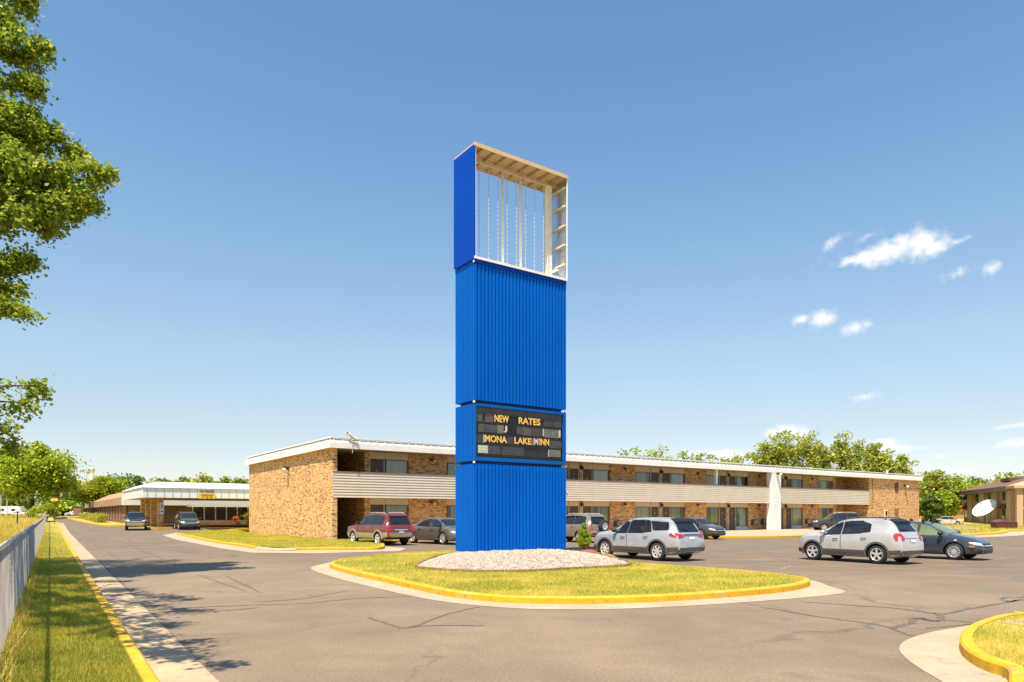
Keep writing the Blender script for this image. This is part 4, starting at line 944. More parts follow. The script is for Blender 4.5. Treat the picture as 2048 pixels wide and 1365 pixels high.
# ------------------------------------------------------------ vehicles
def lerp(a, b, t): return a + (b-a)*t
SPECS = {
 # x measured from the rear bumper; top = centre-line profile, belt = shoulder, plan = half width
 'crossover': dict(L=4.65, wb=2.73, ro=.96, R=.36, H=1.66, half=.92, zb=.24,
   top=[(0,.62),(.04,.95),(.12,1.06),(.42,1.50),(.52,1.60),(.9,1.645),(1.7,1.66),(2.35,1.635),(2.66,1.56),(3.38,1.16),(3.52,1.13),(4.15,1.06),(4.45,.94),(4.60,.74),(4.65,.60)],
   belt=[(0,.90),(.3,1.07),(.9,1.05),(1.8,1.02),(2.8,.985),(3.5,.97),(4.1,.92),(4.5,.78),(4.65,.58)],
   plan=[(0,.74),(.06,.82),(.3,.89),(.9,.92),(3.5,.92),(4.1,.89),(4.4,.80),(4.6,.62),(4.65,.54)], wt=.66,
   side=[[(3.12,1.03),(2.52,1.05),(2.52,1.51),(2.78,1.43)],[(2.43,1.055),(1.70,1.07),(1.70,1.56),(2.43,1.55)],[(1.64,1.08),(1.28,1.13),(1.50,1.52),(1.64,1.545)],[(1.18,1.17),(.50,1.20),(.60,1.46),(1.40,1.50)]],
   rear=[(-.60,1.10),(.60,1.10),(.52,1.48),(-.52,1.48)], wind=(2.72,3.32,.60,.80), doors=[(1.30,2.47),(2.49,3.32)], clad=.50, arch=.42,
   tail=[(.40,.93),(.77,.86),(.79,1.06),(.46,1.02)], tailside=[(.10,.90),(.42,1.0),(.30,1.08),(.10,1.08)], spokes=7),
 'small_suv': dict(L=4.25, wb=2.56, ro=.85, R=.345, H=1.66, half=.89, zb=.22,
   top=[(0,.66),(.04,.98),(.14,1.10),(.42,1.52),(.55,1.60),(1.0,1.64),(1.7,1.655),(2.2,1.62),(2.48,1.53),(3.14,1.15),(3.28,1.12),(3.85,1.05),(4.10,.92),(4.22,.70),(4.25,.6)],
   belt=[(0,.92),(.3,1.10),(.9,1.08),(1.7,1.03),(2.6,.98),(3.3,.96),(3.8,.92),(4.1,.78),(4.25,.58)],
   plan=[(0,.70),(.06,.78),(.3,.86),(.8,.89),(3.2,.89),(3.75,.86),(4.05,.76),(4.2,.60),(4.25,.5)], wt=.62,
   side=[[(2.96,1.02),(2.28,1.06),(2.28,1.50),(2.55,1.41)],[(2.18,1.07),(1.48,1.11),(1.48,1.54),(2.18,1.525)],[(1.45,1.12),(1.14,1.17),(1.18,1.42),(1.45,1.52)]],
   rear=[(-.56,1.17),(.56,1.17),(.48,1.50),(-.48,1.50)], wind=(2.54,3.08,.56,.76), doors=[(1.12,2.22),(2.24,3.06)], clad=.47, arch=.41,
   tail=[(.46,.90),(.70,.82),(.71,1.10),(.56,1.13)], tailside=[(.12,.85),(.20,.87),(.30,1.12),(.12,1.12)], spokes=5),
 'hatch': dict(L=4.18, wb=2.51, ro=.80, R=.315, H=1.44, half=.865, zb=.19,
   top=[(0,.55),(.04,.86),(.12,.95),(.38,1.30),(.5,1.38),(1.0,1.43),(1.7,1.44),(2.1,1.41),(2.4,1.34),(3.12,.96),(3.3,.93),(3.8,.83),(4.02,.70),(4.15,.58),(4.18,.48)],
   belt=[(0,.78),(.3,.92),(.9,.90),(1.7,.885),(2.6,.87),(3.1,.86),(3.7,.77),(4.0,.66),(4.18,.46)],
   plan=[(0,.70),(.05,.76),(.3,.83),(.8,.865),(3.1,.865),(3.7,.83),(4.0,.74),(4.14,.60),(4.18,.52)], wt=.60,
   side=[[(2.92,.905),(2.10,.915),(2.10,1.335),(2.42,1.27)],[(2.00,.92),(1.30,.925),(1.30,1.36),(2.00,1.355)],[(1.24,.93),(.72,.96),(.86,1.28),(1.24,1.345)]],
   rear=[(-.54,.98),(.54,.98),(.46,1.28),(-.46,1.28)], wind=(2.44,3.06,.54,.74), doors=[(1.25,2.04),(2.06,3.0)], clad=0, arch=0,
   tail=[(.52,.64),(.76,.64),(.76,.90),(.56,.90)], tailside=[(.03,.66),(.16,.66),(.20,.92),(.03,.90)], spokes=13),
 'boxy_suv': dict(L=4.61, wb=2.69, ro=.98, R=.365, H=1.76, half=.92, zb=.33,
   top=[(0,.66),(.03,.98),(.10,1.10),(.34,1.62),(.46,1.71),(.9,1.75),(1.8,1.76),(2.3,1.73),(2.6,1.66),(3.2,1.22),(3.32,1.17),(4.0,1.10),(4.4,1.04),(4.55,.92),(4.61,.66)],
   belt=[(0,.96),(.2,1.14),(.9,1.13),(1.8,1.12),(2.8,1.10),(3.2,1.09),(4.0,1.03),(4.5,.94),(4.61,.62)],
   plan=[(0,.80),(.06,.86),(.3,.90),(.9,.92),(3.5,.92),(4.2,.89),(4.5,.80),(4.61,.70)], wt=.69,
   side=[[(3.06,1.12),(2.45,1.14),(2.45,1.62),(2.66,1.55)],[(2.36,1.145),(1.55,1.15),(1.55,1.65),(2.36,1.64)],[(1.46,1.155),(.52,1.17),(.62,1.58),(1.46,1.65)]],
   rear=[(-.66,1.14),(.66,1.14),(.58,1.58),(-.58,1.58)], wind=(2.60,3.16,.60,.78), doors=[(1.40,2.40),(2.42,3.24)], clad=.68, arch=.43,
   tail=[(.66,.78),(.82,.78),(.80,1.16),(.68,1.16)], tailside=[(.02,.78),(.10,.78),(.14,1.18),(.02,1.16)], spokes=5),
 'sedan': dict(L=4.85, wb=2.78, ro=1.08, R=.335, H=1.47, half=.92, zb=.20,
   top=[(0,.60),(.05,.88),(.14,1.0),(.7,1.06),(.95,1.10),(1.55,1.36),(1.95,1.44),(2.5,1.47),(2.95,1.44),(3.2,1.38),(3.9,1.00),(4.05,.97),(4.5,.86),(4.72,.74),(4.82,.60),(4.85,.5)],
   belt=[(0,.82),(.3,.96),(1.0,.97),(1.9,.95),(2.8,.93),(3.7,.90),(4.3,.82),(4.7,.68),(4.85,.48)],
   plan=[(0,.74),(.06,.82),(.4,.88),(1.0,.92),(3.6,.92),(4.3,.88),(4.65,.77),(4.82,.58),(4.85,.5)], wt=.62,
   side=[[(3.70,.955),(2.78,.975),(2.78,1.375),(3.18,1.30)],[(2.68,.98),(1.85,.995),(1.90,1.355),(2.68,1.38)],[(1.79,1.0),(1.35,1.04),(1.72,1.27),(1.79,1.30)]],
   rear=[(-.56,1.10),(.56,1.10),(.50,1.36),(-.50,1.36)], wind=(3.24,3.86,.56,.78), doors=[(1.55,2.72),(2.74,3.72)], clad=0, arch=0,
   tail=[(.45,.76),(.80,.74),(.80,.92),(.45,.94)], tailside=[(.03,.78),(.35,.80),(.35,.92),(.03,.94)], spokes=10),
 'pickup': dict(L=4.9, wb=2.85, ro=1.1, R=.34, H=1.62, half=.86, zb=.32,
   top=[(0,.70),(.03,1.02),(.08,1.05),(1.72,1.05),(1.78,1.1),(1.92,1.50),(2.05,1.58),(2.6,1.62),(2.95,1.56),(3.5,1.12),(3.62,1.08),(4.5,1.0),(4.75,.96),(4.86,.82),(4.9,.60)],
   belt=[(0,1.0),(.1,1.04),(1.8,1.04),(2.8,1.03),(3.5,1.02),(4.4,.95),(4.8,.86),(4.9,.56)],
   plan=[(0,.80),(.06,.83),(.4,.86),(3.8,.86),(4.5,.84),(4.8,.78),(4.9,.68)], wt=.62,
   side=[[(3.38,1.05),(2.50,1.07),(2.50,1.52),(2.98,1.47)],[(2.42,1.07),(2.02,1.08),(2.06,1.46),(2.42,1.52)]],
   rear=[(-.5,1.12),(.5,1.12),(.46,1.45),(-.46,1.45)], wind=(2.98,3.46,.54,.72), doors=[(2.02,2.46),(2.48,3.46)], clad=0, arch=0,
   tail=[(.70,.72),(.82,.72),(.82,1.0),(.70,1.0)], tailside=[(.02,.72),(.10,.72),(.10,1.0),(.02,1.0)], spokes=5),
 'minivan': dict(L=4.75, wb=2.88, ro=.98, R=.325, H=1.74, half=.95, zb=.20,
   top=[(0,.64),(.04,.98),(.12,1.12),(.36,1.60),(.5,1.68),(1.2,1.74),(2.2,1.74),(2.8,1.69),(3.05,1.60),(3.95,1.08),(4.05,1.04),(4.45,.90),(4.65,.74),(4.72,.6),(4.75,.5)],
   belt=[(0,.92),(.3,1.06),(1.0,1.04),(2.0,1.01),(3.0,.98),(3.8,.95),(4.3,.84),(4.65,.66),(4.75,.46)],
   plan=[(0,.78),(.06,.84),(.3,.92),(.9,.95),(3.6,.95),(4.2,.90),(4.55,.78),(4.72,.58),(4.75,.5)], wt=.70,
   side=[[(3.62,1.0),(2.85,1.03),(2.85,1.55),(3.1,1.48)],[(2.76,1.04),(1.70,1.06),(1.70,1.60),(2.76,1.585)],[(1.60,1.07),(.5,1.10),(.58,1.54),(1.60,1.60)]],
   rear=[(-.62,1.12),(.62,1.12),(.54,1.55),(-.54,1.55)], wind=(3.12,3.86,.62,.86), doors=[(1.66,2.78),(2.8,3.7)], clad=0, arch=0,
   tail=[(.66,.8),(.84,.8),(.8,1.2),(.68,1.2)], tailside=[(.02,.8),(.1,.8),(.16,1.2),(.02,1.2)], spokes=5),
}
def car_body(S):
    xs = np.unique(np.concatenate([np.linspace(0, S['L'], 58), np.array([p[0] for p in S['top']]), [.015,.08,S['L']-.02]]))
    ker = np.linspace(-.05, .05, 5)
    def f(key, x): P = S[key]; return float(np.mean(np.interp(np.clip(x+ker,0,S['L']), [p[0] for p in P], [p[1] for p in P])))
    sec = []
    for x in xs:
        zt, zl, w = f('top',x), f('belt',x), f('plan',x); L = S['L']
        zb = S['zb'] + max(0, .35-x)*.35 + max(0, x-(L-.5))*.12
        g = max(0, min(1, (zt-zl)/.40)); g = g*g*(3-2*g); zs = min(zl, zt-.03); d = zt-zs
        wt = S['wt']*(w/S['half'])**.6
        sec.append([(0,zb),(.80*w,zb),(.95*w,zb+.05),(.992*w,lerp(zb,zs,.25)),(w,lerp(zb,zs,.55)),(.995*w,lerp(zb,zs,.80)),(.965*w,zs),(.935*w,zs+.10*d),
                    (lerp(.84*w,wt+.5*(.93*w-wt)*.45,g),zs+.56*d),(lerp(.80*w,wt,g),zs+.86*d),(lerp(.62*w,wt-.10,g),zs+.965*d),(lerp(.3*w,.32*w,g),zs+.995*d),(0,zt)])
    mb = MB(); K = len(sec[0])
    rows = []
    for x, s in zip(xs, sec):
        r = []
        for y, z in s: mb.v.append((x-S['L']/2, y, z)); r.append(len(mb.v)-1)
        for i in range(K-2, 0, -1): mb.v.append((x-S['L']/2, -s[i][0], s[i][1])); r.append(len(mb.v)-1)
        rows.append(r)
    n = len(rows[0])
    for a, b in zip(rows, rows[1:]):
        for i in range(n): mb.f.append((a[i], a[(i+1)%n], b[(i+1)%n], b[i]))
    mb.f.append(tuple(rows[0][::-1])); mb.f.append(tuple(rows[-1]))
    # outward check: front cap normal must be +x
    m = bpy.data.meshes.new('body'); m.from_pydata(mb.v, [], mb.f); m.update()
    if m.polygons[len(m.polygons)-1].normal.x < 0: m.flip_normals()
    return m
def slices(poly, nx, nz):
    xs = np.linspace(min(p[0] for p in poly), max(p[0] for p in poly), nx+1); rows = []
    e = (xs[-1]-xs[0])*.004; n = len(poly)
    for x in xs:
        xx = min(max(x, xs[0]+e), xs[-1]-e); hit = []
        for i in range(n):
            a, b = poly[i], poly[(i+1)%n]
            if (a[0]-xx)*(b[0]-xx) <= 0 and a[0] != b[0]: hit.append(a[1]+(b[1]-a[1])*(xx-a[0])/(b[0]-a[0]))
        lo, hi = min(hit), max(hit); rows.append([(x, lo+(hi-lo)*j/nz) for j in range(nz+1)])
    return rows
class Caster:
    def __init__(s, mesh, S):
        s.b = BVHTree.FromPolygons([v.co.copy() for v in mesh.vertices], [tuple(p.vertices) for p in mesh.polygons]); s.h = S['L']/2
    def patch(s, mb, poly, ax, off=.008, nx=10, nz=6):
        """wrap a flat outline onto the body. ax: 'L','R' sides (x,z); 'B','F' ends (y,z); 'T' top (x,y)"""
        rows = slices(poly, nx, nz); base = len(mb.v); idx = {}
        for i, r in enumerate(rows):
            for j, (a, b) in enumerate(r):
                if ax in 'LR': sg = 1 if ax == 'L' else -1; o = Vector((a-s.h, sg*3, b)); d = Vector((0,-sg,0))
                elif ax in 'BF': sg = -1 if ax == 'B' else 1; o = Vector((sg*5, a, b)); d = Vector((-sg,0,0))
                else: o = Vector((a-s.h, b, 4)); d = Vector((0,0,-1))
                h = s.b.ray_cast(o, d)
                if h[0] is None: continue
                nn = h[1] if h[1].dot(d) < 0 else -h[1]
                idx[i,j] = len(mb.v); mb.v.append(tuple(h[0] + nn*off*.6 - d*off*.6))
        for i in range(len(rows)-1):
            for j in range(nz):
                q = [(i,j),(i+1,j),(i+1,j+1),(i,j+1)]
                if all(k in idx for k in q):
                    f = [idx[k] for k in q]
                    P = [Vector(mb.v[k]) for k in f]; nr = (P[1]-P[0]).cross(P[3]-P[0])
                    want = {'L':Vector((0,1,0)),'R':Vector((0,-1,0)),'B':Vector((-1,0,0)),'F':Vector((1,0,0)),'T':Vector((0,0,1))}[ax]
                    mb.f.append(tuple(f) if nr.dot(want) > 0 else tuple(f[::-1]))
        return mb
_wheel = {}
def wheel(S, parent, x, side, spokes, rimmat):
    R = S['R']; w = .21; y0 = S['half']*.985 - w
    sg = side
    def P(y): return sg*y
    hub = MB().lathe([(.001,P(y0+.05)),(R*.60,P(y0+.05)),(R*.60,P(y0+w-.055)),(.001,P(y0+w-.055))], 20, 'y', (x,0,R)).build('wheel', black, parent)
    MB().lathe([(R*.62,P(y0+w-.03)),(R*.66,P(y0+w-.004)),(R*.80,P(y0+w+.004)),(R*.94,P(y0+w-.015)),(R,P(y0+w-.05)),(R,P(y0+.05)),(R*.94,P(y0+.01)),(R*.62,P(y0+.01)),(R*.60,P(y0+w-.05))], 30, 'y', (x,0,R)).build('tyre', rubber, hub, 50)
    rim = MB(); rim.lathe([(R*.60,P(y0+w-.05)),(R*.665,P(y0+w-.002)),(R*.63,P(y0+w+.003)),(R*.575,P(y0+w-.03))], 30, 'y', (x,0,R))
    rim.lathe([(.001,P(y0+w-.012)),(R*.13,P(y0+w-.014)),(R*.17,P(y0+w-.035)),(R*.17,P(y0+w-.05))], 14, 'y', (x,0,R))
    for k in range(spokes):
        t = 2*math.pi*k/spokes+.3; c, s_ = math.cos(t), math.sin(t); a = R*(.085 if spokes < 8 else .045); b = R*(.115 if spokes < 8 else .05)
        q = []
        for rr, hw, yy in ((R*.12, a, y0+w-.016), (R*.605, b, y0+w-.010)):
            for sgn in (-1,1):
                for dy in (0, -.035): q.append((x+c*rr-s_*hw*sgn, P(yy+dy), R+s_*rr+c*hw*sgn))
        rim.add(q, [(0,2,6,4),(0,4,5,1),(2,3,7,6),(1,5,7,3)])
    rim.build('rim', rimmat, hub, 40)
def car(name, label, cat, loc, heading, spec, col, scale=1.0, clad=None, rack=False, glass='carglass', spare=False, front_seen=True, rear_seen=True, detail=True, group='cars parked in the motel lot', sx=1.0, chromegrille=False, twotone=None):
    S = SPECS[spec]; h = S['L']/2
    root = thing(name, label, cat, loc, math.radians(heading), group); root.scale = (scale*sx, scale, scale)
    bm_ = car_body(S); cast = Caster(bm_, S)
    b = bpy.data.objects.new('body', bm_); COL.objects.link(b); bm_.materials.append(col); bm_.materials.append(black)
    xr_, xf = S['ro']-h, S['ro']+S['wb']-h; R = S['R']
    cut = MB()
    for x in (xr_, xf):
        for sg in (-1,1):
            mm = MB(); mm.lathe([(.001,sg*(S['half']-.30)),(R*1.16,sg*(S['half']-.30)),(R*1.16,sg*(S['half']+.3)),(.001,sg*(S['half']+.3))], 28, 'y', (x,0,R*1.0))
            cut.add(mm.v, mm.f)
    co = cut.build('cutter', black)
    import bmesh
    bb = bmesh.new(); bb.from_mesh(co.data); bmesh.ops.remove_doubles(bb, verts=bb.verts, dist=.002); bmesh.ops.recalc_face_normals(bb, faces=bb.faces); bb.to_mesh(co.data); bb.free()
    md = b.modifiers.new('arch', 'BOOLEAN'); md.object = co; md.operation = 'DIFFERENCE'; md.solver = 'EXACT'; md.material_mode = 'TRANSFER'
    dg = bpy.context.evaluated_depsgraph_get(); nm = bpy.data.meshes.new_from_object(b.evaluated_get(dg))
    b.modifiers.clear(); b.data = nm; bpy.data.objects.remove(co); b.parent = root
    nm.shade_smooth(); nm.set_sharp_from_angle(angle=math.radians(38))
    rimm = chrome
    for sg in (1,-1):
        for x in (xr_, xf): wheel(S, root, x, sg, S['spokes'], rimm)
    gl = MATS[glass]
    for sd in ('L','R'):
        for poly in S['side']: cast.patch(MB(), poly, sd, .007).build('side_window', gl, root, True)
        if detail:
            # a dark rubber surround under all side glass
            sur = MB()
            for poly in S['side']:
                cx_, cz_ = sum(p[0] for p in poly)/len(poly), sum(p[1] for p in poly)/len(poly)
                cast.patch(sur, [(p[0]+(.035 if p[0] > cx_ else -.035), p[1]+(.022 if p[1] > cz_ else -.026)) for p in poly], sd, .004)
            sur.build('window_seal', black, root, True)
    cast.patch(MB(), S['rear'], 'B', .007, 12, 8).build('rear_window', gl, root, True)
    xa, xb, w0, w1 = S['wind']
    cast.patch(MB(), [(xa,-w0),(xa,w0),(xb,w1),(xb,-w1)], 'T', .007, 10, 12).build('windscreen', gl, root, True)
    zs = S['top']; Lh = S['L']
    nose = S['belt'][-2][1]
    # doors with handle and shut lines
    for sd, sg in (('L',1),('R',-1)):
        for (a, c) in S['doors']:
            zlo = max(S['zb']+.12, (S['clad'] or 0)+.02); zhi = np.interp((a+c)/2,[p[0] for p in S['belt']],[p[1] for p in S['belt']])-.015
            arch0 = S['ro']+R*1.16+.05
            poly = [(max(a,arch0),zlo),(c,zlo),(c,zhi),(a,zhi)] + ([(a, R+.5*R)] if a < arch0 else [])
            af = S['ro']+S['wb']-R*1.16-.06
            poly = [(max(a,.0),zhi),(c,zhi)] + ([(c,R*2.0+.08),(af,zlo)] if c > af else [(c,zlo)]) + [(max(a,arch0),zlo)] + ([(a,R*2.05)] if a < arch0 else [])
            d = cast.patch(MB(), poly, sd, .006, 14, 6).build('door', col, root, True)
            if detail:
                for xx in (a-.012 if a > arch0 else None, c):
                    zlo2 = zlo if (xx or 0) < af else R*2.0+.1
                    if xx is None: continue
                    sm = MB(); cast.patch(sm, [(xx,zlo2),(xx+.014,zlo2),(xx+.014,zhi),(xx,zhi)], sd, .009, 1, 6)
                    if sm.f: sm.build('door_gap', black, d)
                y = np.interp((a+c)/2,[p[0] for p in S['plan']],[p[1] for p in S['plan']])*sg
                x0 = a+.10-h; hb = MB().tube([(x0,y*.985,zhi-.10),(x0+.02,y+sg*.03,zhi-.095),(x0+.19,y+sg*.03,zhi-.095),(x0+.21,y*.985,zhi-.10)], .016, 6).build('handle', black if spec != 'boxy_suv' else col, d)
        # mirror
        xm = max(p[0] for p in S['side'][0])-.10-h; zm = min(p[1] for p in S['side'][0])+.06; ym = S['half']*.93
        m = MB(); m.lathe([(.001,0),(.07,.01),(.095,.06),(.09,.13),(.05,.17),(.001,.18)], 12, 'x'); m.v = [(xm+v[0]-.02, sg*(ym+.13)+v[1]*1.15, zm+.03+v[2]*.8) for v in m.v]
        m.tube([(xm+.02,sg*(ym-.06),zm-.02),(xm+.02,sg*(ym+.10),zm+.01)], .028, 6); m.build('wing_mirror', black if spec != 'small_suv' else col, root, 45)
    cm = clad or darkgrey
    if S['clad'] and clad:
        zc = S['clad']
        for sd, sg in (('L',1),('R',-1)):
            m = MB(); cast.patch(m, [(S['ro']+R*1.1,S['zb']+.06),(S['ro']+S['wb']-R*1.1,S['zb']+.06),(S['ro']+S['wb']-R*1.1,zc),(S['ro']+R*1.1,zc)], sd, .014, 14, 3); m.build('sill_cladding', cm, root, True); m = MB()
            cast.patch(m, [(.04,S['zb']+.16),(S['ro']-R*1.12,S['zb']+.1),(S['ro']-R*1.12,zc+.02),(.04,zc+.06)], sd, .014, 8, 3); m.build('corner_cladding', cm, root, True); m = MB()
            cast.patch(m, [(S['ro']+S['wb']+R*1.12,S['zb']+.1),(Lh-.12,S['zb']+.1),(Lh-.12,zc),(S['ro']+S['wb']+R*1.12,zc)], sd, .014, 8, 3)
            m.build('corner_cladding', cm, root, True)
            for x in (xr_, xf):
                m = MB(); K = 22
                for i in range(K+1):
                    t = math.radians(-22+224*i/K)
                    for rr, yy in ((R*1.13,-.02),(R*1.15,.022),(R*1.34,.018),(R*1.38,-.02)):
                        px_, pz_ = x+rr*math.cos(t), R+rr*math.sin(t)
                        wx = np.interp(px_+h,[p[0] for p in S['plan']],[p[1] for p in S['plan']])
                        m.v.append((px_, sg*(wx*.992+yy), max(pz_, S['zb']+.03)))
                for i in range(K):
                    for j in range(3): m.f.append((i*4+j,i*4+j+1,(i+1)*4+j+1,(i+1)*4+j))
                m.build('arch_cladding', cm, root, 50)
        cast.patch(MB(), [(-S['half']*.93,S['zb']+.14),(S['half']*.93,S['zb']+.14),(S['half']*.93,zc+.03),(-S['half']*.93,zc+.03)], 'B', .014, 14, 4).build('rear_bumper', cm, root, True)
        cast.patch(MB(), [(-S['half']*.85,S['zb']+.08),(S['half']*.85,S['zb']+.08),(S['half']*.85,zc-.06),(-S['half']*.85,zc-.06)], 'F', .014, 14, 4).build('front_bumper', cm, root, True)
    else:
        m = MB(); cast.patch(m, [(-S['half']*.8,S['zb']+.06),(S['half']*.8,S['zb']+.06),(S['half']*.8,S['zb']+.20),(-S['half']*.8,S['zb']+.20)], 'F', .01, 12, 3); m.build('lower_grille', black, root, True)
        m = MB(); cast.patch(m, [(-S['half']*.8,S['zb']+.18),(S['half']*.8,S['zb']+.18),(S['half']*.8,S['zb']+.27),(-S['half']*.8,S['zb']+.27)], 'B', .01, 12, 3); m.build('rear_valance', black, root, True)
    # lamps
    for sg in (1,-1):
        m = MB(); cast.patch(m, [(sg*a, z) for a, z in S['tail']], 'B', .010, 6, 6)
        cast.patch(m, S['tailside'], 'L' if sg > 0 else 'R', .016, 6, 5); m.build('tail_lamp', lampred, root, True)
        zl = np.interp(Lh-.22,[p[0] for p in S['top']],[p[1] for p in S['top']])-.10; hw = S['half']
        m = MB(); cast.patch(m, [(sg*hw*.52,zl-.11),(sg*hw*.86,zl-.06),(sg*hw*.88,zl+.05),(sg*hw*.55,zl-.0)], 'F', .010, 7, 5)
        cast.patch(m, [(Lh-.42,zl+.02),(Lh-.16,zl-.08),(Lh-.14,zl+.02),(Lh-.40,zl+.06)], 'L' if sg > 0 else 'R', .010, 5, 4); m.build('headlamp', lampclear, root, True)
    zl -= .05
    cast.patch(MB(), [(-hw*.46,zl-.14),(hw*.46,zl-.14),(hw*.48,zl+.03),(-hw*.48,zl+.03)], 'F', .011, 10, 5).build('grille', black, root, True)
    m = MB(); cast.patch(m, [(-hw*.48,zl-.065),(hw*.48,zl-.065),(hw*.48,zl-.035),(-hw*.48,zl-.035)], 'F', .02, 10, 1); m.build('grille_bar', chrome, root, True)
    zr_ = S['tail'][0][1]
    pl = cast.patch(MB(), [(-.16,zr_-.10),(.16,zr_-.10),(.16,zr_+.04),(-.16,zr_+.04)], 'B', .02, 3, 3).build('number_plate', platem, root)
    cast.patch(MB(), [(-.16,zr_+.005),(.16,zr_+.005),(.16,zr_+.04),(-.16,zr_+.04)], 'B', .024, 3, 1).build('plate_band', plateblue, pl)
    if not detail: return root
    # tailgate furniture
    m = MB(); cast.patch(m, [(-.42,zr_+.06),(.42,zr_+.06),(.42,zr_+.095),(-.42,zr_+.095)], 'B', .022, 8, 1); m.build('tailgate_trim', chrome if spec != 'crossover' else darkgrey, root, True)
    rw = S['rear']
    if spec not in ('sedan','pickup'):
        zt_ = rw[2][1]; sp = MB(); cast.patch(sp, [(.36,-S['wt']*.84),(.36,S['wt']*.84),(.62,S['wt']*.84),(.62,-S['wt']*.84)], 'T', .03, 4, 8); cast.patch(sp, [(-S['wt']*.84,zt_+.0),(S['wt']*.84,zt_+.0),(S['wt']*.84,zt_+.06),(-S['wt']*.84,zt_+.06)], 'B', .05, 8, 2)
        sp.build('spoiler', black if spec in ('crossover','small_suv') else col, root, True)
        q = cast.b.ray_cast(Vector((-5,.05,rw[0][1]+.05)), Vector((1,0,0)))[0]; q2 = cast.b.ray_cast(Vector((-5,.42,rw[0][1]+.11)), Vector((1,0,0)))[0]
        MB().tube([q+Vector((-.03,0,0)), q2+Vector((-.03,0,0))], .012, 5).build('rear_wiper', black, root)
    sh = MB(); zz_ = np.interp(Lh*.4,[p[0] for p in S['top']],[p[1] for p in S['top']])
    if rack:
        for sg in (1,-1):
            y = sg*(S['wt']-.10); pts = []
            for x in np.linspace(.75, S['wind'][0]-.35, 9):
                hh = cast.b.ray_cast(Vector((x-h,y,4)), Vector((0,0,-1)))[0]; pts.append(hh+Vector((0,0,.055)))
            pts = [pts[0]+Vector((-.08,0,-.06))]+pts+[pts[-1]+Vector((.08,0,-.06))]
            MB().tube(pts, .022, 6).build('roof_rail', darkgrey if spec != 'boxy_suv' else galv, root, True)
    if spare:
        x = -h-.14; z = 1.02; m = MB().lathe([(.001,.03),(.34,.03),(.36,.0),(.36,-.16),(.34,-.19),(.22,-.20),(.2,-.15),(.001,-.14)], 28, 'x', (x+.10,-.10,z)).build('spare_wheel', rubber, root, 50)
        r2 = MB().lathe([(.001,-.165),(.06,-.17),(.08,-.155),(.12,-.15),(.2,-.20),(.225,-.203),(.225,-.18)], 20, 'x', (x+.10,-.10,z))
        for k in range(6):
            t = k*math.pi/3; c, s_ = math.cos(t), math.sin(t); r2.add([(x-.075,-.10+c*a_-s_*w_,z+s_*a_+c*w_) for a_, w_ in ((.06,-.03),(.06,.03),(.21,.04),(.21,-.04))],[(0,1,2,3)])
        r2.build('rim', chrome, m)
    return root
def place(A, bpx, wb, scale=1.0):
    """heading from the near rear contact pixel and the column of the near front wheel"""
    a = G(*A); t = (bpx-1024)/F; L = wb*scale
    c0, c1 = L, -t*L; rhs = t*a.y-a.x; amp = math.hypot(c0, c1); off = math.atan2(-c1, c0)
    # c*L - t*s*L = rhs
    phi = math.atan2(t*L, L); base = math.acos(max(-1, min(1, rhs/math.hypot(L, t*L)))); return a, base-phi
def car_at(A, heading, spec, scale, wheel_='rear', side=1):
    """root position so that the named wheel (side +1 = left of the car) touches the ground at pixel A"""
    S = SPECS[spec]; a = G(*A); x = (S['ro'] if wheel_ == 'rear' else S['ro']+S['wb'])-S['L']/2; y = side*S['half']*.9
    c, s = math.cos(heading), math.sin(heading)
    return (a.x-(x*c-y*s)*scale, a.y-(x*s+y*c)*scale, a.z)
silver = paint('paint_silver_blue', (.50,.53,.54), .45, .32); silver2 = paint('paint_light_silver', (.62,.61,.59), .45, .30)
bluegrey = paint('paint_slate_blue', (.022,.036,.065), .3, .28); maroon = paint('paint_maroon', (.16,.016,.018), .25, .28)
greyp = paint('paint_warm_grey', (.17,.155,.14), .5, .3); pewter = paint('paint_pewter', (.34,.30,.245), .5, .32); gun = paint('paint_gunmetal', (.075,.066,.06), .45, .28)
blackp = paint('paint_black', (.010,.009,.009), .1, .25); whitep = paint('paint_white', (.62,.60,.54), .2, .3); dkgreen = paint('paint_dark_green', (.012,.03,.026), .3, .3)
claddark = plain('cladding_grey', (.075,.07,.063), .7, var=.15); cladtan = plain('cladding_tan', (.36,.29,.20), .5, .2, var=.08)
def add_car(name, label, A, B, spec, sc, col, **kw):
    S = SPECS[spec]; a, hd = place(A, B, S['wb'], sc)
    return car(name, label, kw.pop('cat','car'), car_at(A, hd, spec, sc), math.degrees(hd), spec, col, sc, **kw), hd
c1, h1 = add_car('parked_suv', 'silver blue crossover with dark lower cladding parked just right of the small conical shrub', (1316,1122.5), 1212, 'crossover', .965, silver, clad=claddark)
c2, h2 = add_car('parked_suv', 'light silver compact SUV with roof rails parked in front of the dark blue hatchback', (1755,1128.5), 1627, 'small_suv', .955, silver2, clad=claddark, rack=True, glass='carglass')
S = SPECS['hatch']; hd = math.radians(-50)
c3 = car('parked_hatchback', 'dark slate blue hatchback with bare roof rack feet, its nose to the right', 'car', car_at((1909,1120.5), hd, 'hatch', 1.0, 'front', -1), -50, 'hatch', bluegrey, 1.0, glass='greenglass')
for sg in (1,-1):
    for x in (1.35, 2.15): MB().box(x-S['L']/2-.05, x-S['L']/2+.05, sg*.5-.05, sg*.5+.05, 1.40, 1.52).build('rack_foot', black, c3)
for x in (.3,): pass
MB().box(3.32-S['L']/2,3.42-S['L']/2,-.86-.012,-.86,.72,.77).build('badge', platem, c3)
MB().box(3.80-S['L']/2,3.98-S['L']/2,-.845,-.80,.50,.55).build('side_marker', lampamber, c3)
